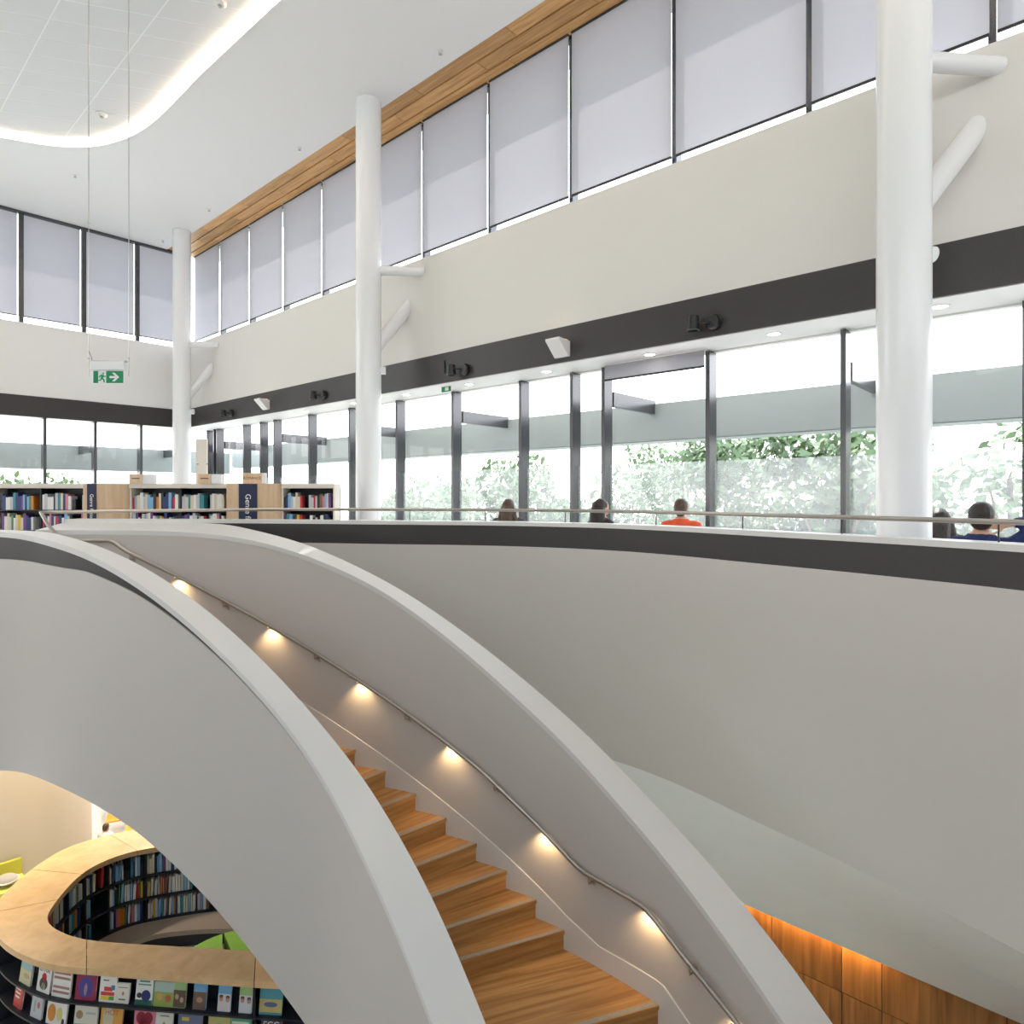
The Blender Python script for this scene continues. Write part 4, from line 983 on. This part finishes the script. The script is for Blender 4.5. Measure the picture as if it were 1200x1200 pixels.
OR = mat('orange_shell', (.80, .34, .03), .5)
for x, y_, lb_ in ((137, 11.25, 'small orange backed chair beside the white play table'), (160, 10.95, 'small orange backed chair close behind the birch counter')):
    t = thing('child_chair', lb_, 'chair', ((x - 600)/F_PX*y_, y_, Z_LOW)); t.rotation_euler = (0, 0, R(25))
    MB().box((-.16, -.16, .28), (.16, .16, .30)).obj('seat', OR, t)
    MB().box((-.15, .145, .34), (-.05, .165, .66)).box((.05, .145, .34), (.15, .165, .66)).box((-.15, .145, .6), (.15, .165, .66)).obj('backrest', OR, t)
    for sx in (-.14, .14):
        for sy in (-.14, .15): MB().tube([(sx, sy, 0), (sx, sy, .28 if sy < 0 else .6)], .012, 8).obj('leg', LETTER, t)
tb = thing('play_table', 'low round white play table behind the reading ring', 'table', (-7.1, 12.15, Z_LOW))
MB().lathe([(.001, .42), (.52, .42), (.53, .435), (.52, .45), (.001, .45)], (0, 0, 0), 32).obj('top', LETTER, tb, True)
for a in range(4): MB().tube([(.42*math.cos(a*1.571), .42*math.sin(a*1.571), 0), (.38*math.cos(a*1.571), .38*math.sin(a*1.571), .42)], .02, 8).obj('leg', LETTER, tb, True)
t = thing('craft_flower', 'yellow craft flower standing on the white play table', 'flower', (-7.4, 11.85, Z_LOW + .45))
YE = mat('flower_yellow', (.85, .62, .08), .6)
for k in range(7):
    a = k*2*math.pi/7; MB().ell((.07*math.cos(a), 0, .2 + .07*math.sin(a)), (.045, .015, .045), 10, 6).obj('petal', YE, t, True)
MB().ell((0, 0, .2), (.035, .02, .035), 10, 6).obj('centre', OR, t, True); MB().tube([(0, 0, 0), (0, 0, .14)], .01, 6).obj('stem', BARK, t); MB().lathe([(.05, 0), (.05, .012)], (0, 0, 0), 14).obj('base', BARK, t)
# unseen downlights added to brighten the lower level around the reading ring
for i, (x, y) in enumerate(((-6.6, 8.2), (-6.4, 11.4), (-5.4, 10.1), (-9.0, 8.2), (-8.0, 13.0))):
    t = thing('downlight', 'added unseen downlight in the lower ceiling over the reading ring', 'downlight', (x, y, -1.2), 'added lower ceiling downlights')
    MB().lathe([(.09, 0), (.115, 0), (.115, -.01), (.09, -.012)], (0, 0, 0), 20, None, False).obj('trim_ring', WHITE, t, True); MB().lathe([(.001, -.002), (.09, -.002), (.09, -.006), (.001, -.006)], (0, 0, 0), 20).obj('lens', DOWNL, t)
    ld = bpy.data.lights.new('added_downlight_lamp', 'SPOT'); ld.energy = 150; ld.color = (1, .86, .66); ld.spot_size = R(130); ld.spot_blend = .6; ld.shadow_soft_size = .09
    lo = bpy.data.objects.new('added_downlight_lamp', ld); COL.objects.link(lo); lo.parent = t; lo.location = (0, 0, -.03)

# ------------------------------------------------------------------ people
def fuse(name, parts, m, parent, vox=.012, smooth=3):
    mb = MB()
    for p in parts:
        if p[0] == 'e': mb.ell(p[1], p[2], 14, 10, p[3] if len(p) > 3 else None)
        else:
            a, b, ra, rb = Vector(p[1]), Vector(p[2]), p[3], p[4]
            mb.tube([a, a.lerp(b, .5), b], [ra, (ra+rb)/2, rb], 12); mb.ell(a, (ra,)*3, 10, 8); mb.ell(b, (rb,)*3, 10, 8)
    o = obj(name, mb.v, mb.f, m)
    md = o.modifiers.new('r', 'REMESH'); md.mode = 'VOXEL'; md.voxel_size = vox
    s_ = o.modifiers.new('s', 'SMOOTH'); s_.iterations = smooth; s_.factor = .5
    dg = bpy.context.evaluated_depsgraph_get(); me = bpy.data.meshes.new_from_object(o.evaluated_get(dg)); old = o.data
    o.modifiers.clear(); o.data = me; bpy.data.meshes.remove(old)
    for p in me.polygons: p.use_smooth = True
    o.parent = parent; return o
def hand(wr, d, up, side, flex=.4):
    d = Vector(d).normalized(); up = Vector(up).normalized(); sd = d.cross(up).normalized()*side
    P = [('c', wr, Vector(wr) + d*.05, .026, .03), ('c', Vector(wr) + sd*.02, Vector(wr) + d*.08 + sd*.028, .018, .014), ('c', Vector(wr) - sd*.02, Vector(wr) + d*.08 - sd*.028, .018, .014)]
    for i, (o_, l_) in enumerate(((-.03, .06), (-.01, .075), (.01, .07), (.03, .055))):
        b = Vector(wr) + d*.085 + sd*o_; m_ = b + (d - up*flex*.6).normalized()*l_*.55; e = m_ + (d - up*flex*2).normalized()*l_*.45
        P += [('c', b, m_, .009, .0085), ('c', m_, e, .0085, .0075)]
    b = Vector(wr) + d*.02 - sd*.028; m_ = b + (d*.6 - sd*.8).normalized()*.04
    return P + [('c', b, m_, .011, .0095), ('c', m_, m_ + (d - sd*.2 - up*.3).normalized()*.032, .0095, .008)]
def person(loc, yaw, label, hair, shirt, long_hair=False, raised=False, group=None, top=1.27, sc=1.):
    t = thing('person', label, 'person', loc, group); t.rotation_euler = (0, 0, yaw)
    k = top - 1.27; H = lambda z: z + k          # local +y is the way the person faces
    body = [('c', (0, 0, .55), (0, -.02, H(.80)), .14, .135), ('c', (0, -.02, H(.80)), (0, 0, H(.95)), .14, .12), ('c', (-.15, -.01, H(.955)), (.15, -.01, H(.955)), .055, .055), ('c', (0, 0, H(.96)), (0, .015, H(1.07)), .058, .052),
            ('e', (0, .02, H(1.165)), (.076, .098, .108)), ('e', (0, .06, H(1.105)), (.055, .055, .05)), ('c', (0, .112, H(1.155)), (0, .128, H(1.13)), .010, .013), ('e', (.078, .01, H(1.14)), (.012, .02, .032)), ('e', (-.078, .01, H(1.14)), (.012, .02, .032)),
            ('c', (-.09, 0, .54), (-.12, .42, .53), .085, .065), ('c', (.09, 0, .54), (.12, .42, .53), .085, .065), ('c', (-.12, .42, .52), (-.12, .44, .1), .06, .042), ('c', (.12, .42, .52), (.12, .44, .1), .06, .042),
            ('c', (-.12, .42, .05), (-.12, .58, .035), .042, .034), ('c', (.12, .42, .05), (.12, .58, .035), .042, .034)]
    arms = [((-.185, 0, H(.94)), (-.23, .06, H(.68)), (-.12, .28, H(.62)))]
    if raised: arms.append(((.185, 0, H(.95)), (.40, .06, H(1.13)), (.15, -.02, H(1.12))))
    else: arms.append(((.185, 0, H(.94)), (.23, .06, H(.68)), (.12, .28, H(.62))))
    for i, (s0, e0_, w0) in enumerate(arms):
        body += [('c', s0, e0_, .05, .042), ('c', e0_, w0, .04, .028)]
        if raised and i == 1: body += hand(w0, (-1, -.25, -.1), (0, -1, 0), 1, .2)
        else: body += hand(w0, (.3 if i == 0 else -.3, 1, -.1), (0, 0, 1), 1 if i == 0 else -1)
    b = fuse('body', body, SKIN, t, .0085, 2)
    cl = [('c', (0, 0, .53), (0, -.02, H(.80)), .155, .148), ('c', (0, -.02, H(.80)), (0, 0, H(.94)), .15, .128), ('c', (-.155, -.01, H(.95)), (.155, -.01, H(.95)), .066, .066), ('c', (0, 0, H(.97)), (0, .0, H(1.0)), .078, .066)]
    for s0, e0_, w0 in arms: cl += [('c', s0, e0_, .064, .056)] + ([('c', e0_, Vector(e0_).lerp(Vector(w0), .72), .054, .042)] if raised else [])
    fuse('shirt', cl, shirt, t, .012)
    fuse('trousers', [('c', (0, 0, .52), (0, 0, .6), .15, .15), ('c', (-.09, 0, .54), (-.12, .42, .53), .098, .078), ('c', (.09, 0, .54), (.12, .42, .53), .098, .078), ('c', (-.12, .42, .52), (-.12, .44, .12), .074, .058), ('c', (.12, .42, .52), (.12, .44, .12), .074, .058)], DENIM, t, .014)
    fuse('shoes', [('c', (sx, .43, .045), (sx, .6, .036), .048, .038) for sx in (-.12, .12)], BLACK, t, .01)
    hp = [('e', (0, -.002, H(1.185)), (.086, .104, .098)), ('e', (0, -.04, H(1.13)), (.074, .062, .07))]
    if long_hair: hp += [('e', (0, -.03, H(1.16)), (.096, .1, .105)), ('c', (0, -.075, H(1.1)), (0, -.1, H(.86)), .085, .075), ('c', (-.07, -.05, H(1.12)), (-.12, -.07, H(.9)), .05, .045), ('c', (.07, -.05, H(1.12)), (.12, -.07, H(.9)), .05, .045)]
    fuse('hair', hp, hair, t, .009, 2)
    sx = thing('stool', 'round upholstered stool under the ' + label.split(',')[0].replace('seated person', 'person'), 'stool', loc, 'stools under the seated readers')
    MB().lathe([(.001, .40), (.2, .40), (.21, .42), (.2, .452), (.001, .455)], (0, 0, 0), 22).obj('seat', GREYC, sx, True); MB().lathe([(.03, .02), (.03, .4)], (0, 0, 0), 14).obj('stem', STEEL, sx, True); MB().lathe([(.2, 0), (.2, .012), (.04, .03)], (0, 0, 0), 22).obj('base', STEEL, sx, True)
    t.scale = sx.scale = (sc,)*3
    return t
yw = math.atan2(-N2.x, N2.y)
person(((596 - 600)/F_PX*9.15, 9.15, 0), yw + .5, 'seated person with long dark hair, back turned, beside a person in dark top', HAIRB, GREYC, True, top=1.25)
person(((704 - 600)/F_PX*8.45, 8.45, 0), yw - .3, 'seated person with long curly dark hair turned slightly aside', HAIRK, PLUM, True, top=1.255)
person(((798 - 600)/F_PX*7.75, 7.75, 0), yw + .35, 'seated person with short dark hair and orange top seen from behind', HAIRB, ORANGE, False, top=1.262)
person(((1101 - 600)/F_PX*6.6, 6.6, 0), yw + .3, 'seated person with black hair half hidden by the thick column', HAIRK, PLUM, True, top=1.17)
person(((1150 - 600)/F_PX*5.3, 5.3, 0), yw + .1, 'seated person in navy top with one hand raised to the neck', HAIRK, NAVYC, False, True, top=1.15, sc=1.08)
pl = person(((124 - 600)/F_PX*10.3, 10.3, Z_LOW), 0, 'small person with brown hair seated behind the reading ring', HAIRB, LETTER, False, top=1.27, sc=.52)

# ------------------------------------------------------------------ outdoors
meta(MB().box((-150, -60, Z_LOW - .5), (150, 200, Z_LOW - .25)).obj('ground', GRASS), 'pale ground outside the building', kind='structure')
def tree(x, y, h, r, lab, n=3200):
    t = thing('tree', lab, 'tree', (x, y, Z_LOW - .25), 'trees outside the windows')
    MB().tube([(0, 0, 0), (.1, .05, h*.35), (-.05, .1, h*.75)], [.2, .14, .05], 8).obj('trunk', BARK, t, True)
    for k in range(5):
        a = k*1.26; MB().tube([(0, 0, h*(.3 + .06*k)), (r*.6*math.cos(a), r*.6*math.sin(a), h*(.55 + .06*k))], [.07, .02], 6).obj('branch', BARK, t, True)
    v, f = [], []
    blobs = [(random.uniform(-.6, .6)*r, random.uniform(-.6, .6)*r, random.uniform(.38, .88)*h, random.uniform(.3, .5)*r) for _ in range(13)]
    for i in range(n):
        bx, by, bz, br = random.choice(blobs); d = Vector((random.gauss(0, 1), random.gauss(0, 1), random.gauss(0, 1))).normalized()*br*random.uniform(.55, 1)
        c = Vector((bx, by, bz)) + d; a = Vector((random.gauss(0, 1), random.gauss(0, 1), random.gauss(0, 1))).normalized()*random.uniform(.09, .2); b2 = a.orthogonal().normalized()*a.length*.55
        k = len(v); v += [c - a, c + b2, c + a, c - b2]; f.append((k, k+1, k+2, k+3))
    cr_ = obj('foliage', v, f, LEAF, t); cr_['kind'] = 'stuff'
tl = ['broad pale tree', 'slender pale tree', 'tall pale tree', 'rounded pale tree']
for i, (s, p, h, r) in enumerate(((-3, 16, 9.4, 2.8), (1.2, 17.5, 8.7, 2.6), (4.6, 16.5, 8.2, 2.3), (8, 18.5, 8.6, 2.6), (12, 17.5, 7.6, 2.4), (16.5, 20, 7.8, 2.8), (22, 19, 7.0, 2.6), (28, 24, 7.4, 3.2), (-.5, 25, 10, 3.4), (6.5, 26, 9.3, 3.4), (14, 28, 9, 3.4))):
    q = W(s, p, 0); tree(q.x, q.y, h, r, 'pale green leafy tree outside the right hand windows')
for i, (t0, q0, h, r) in enumerate(((5, 32, 7, 3), (0, 34, 7, 3), (9, 36, 7.4, 3))):
    v = U2*q0 + N2*t0; tree(v.x, v.y, h, r, 'pale distant tree outside the far wall windows', 1500)
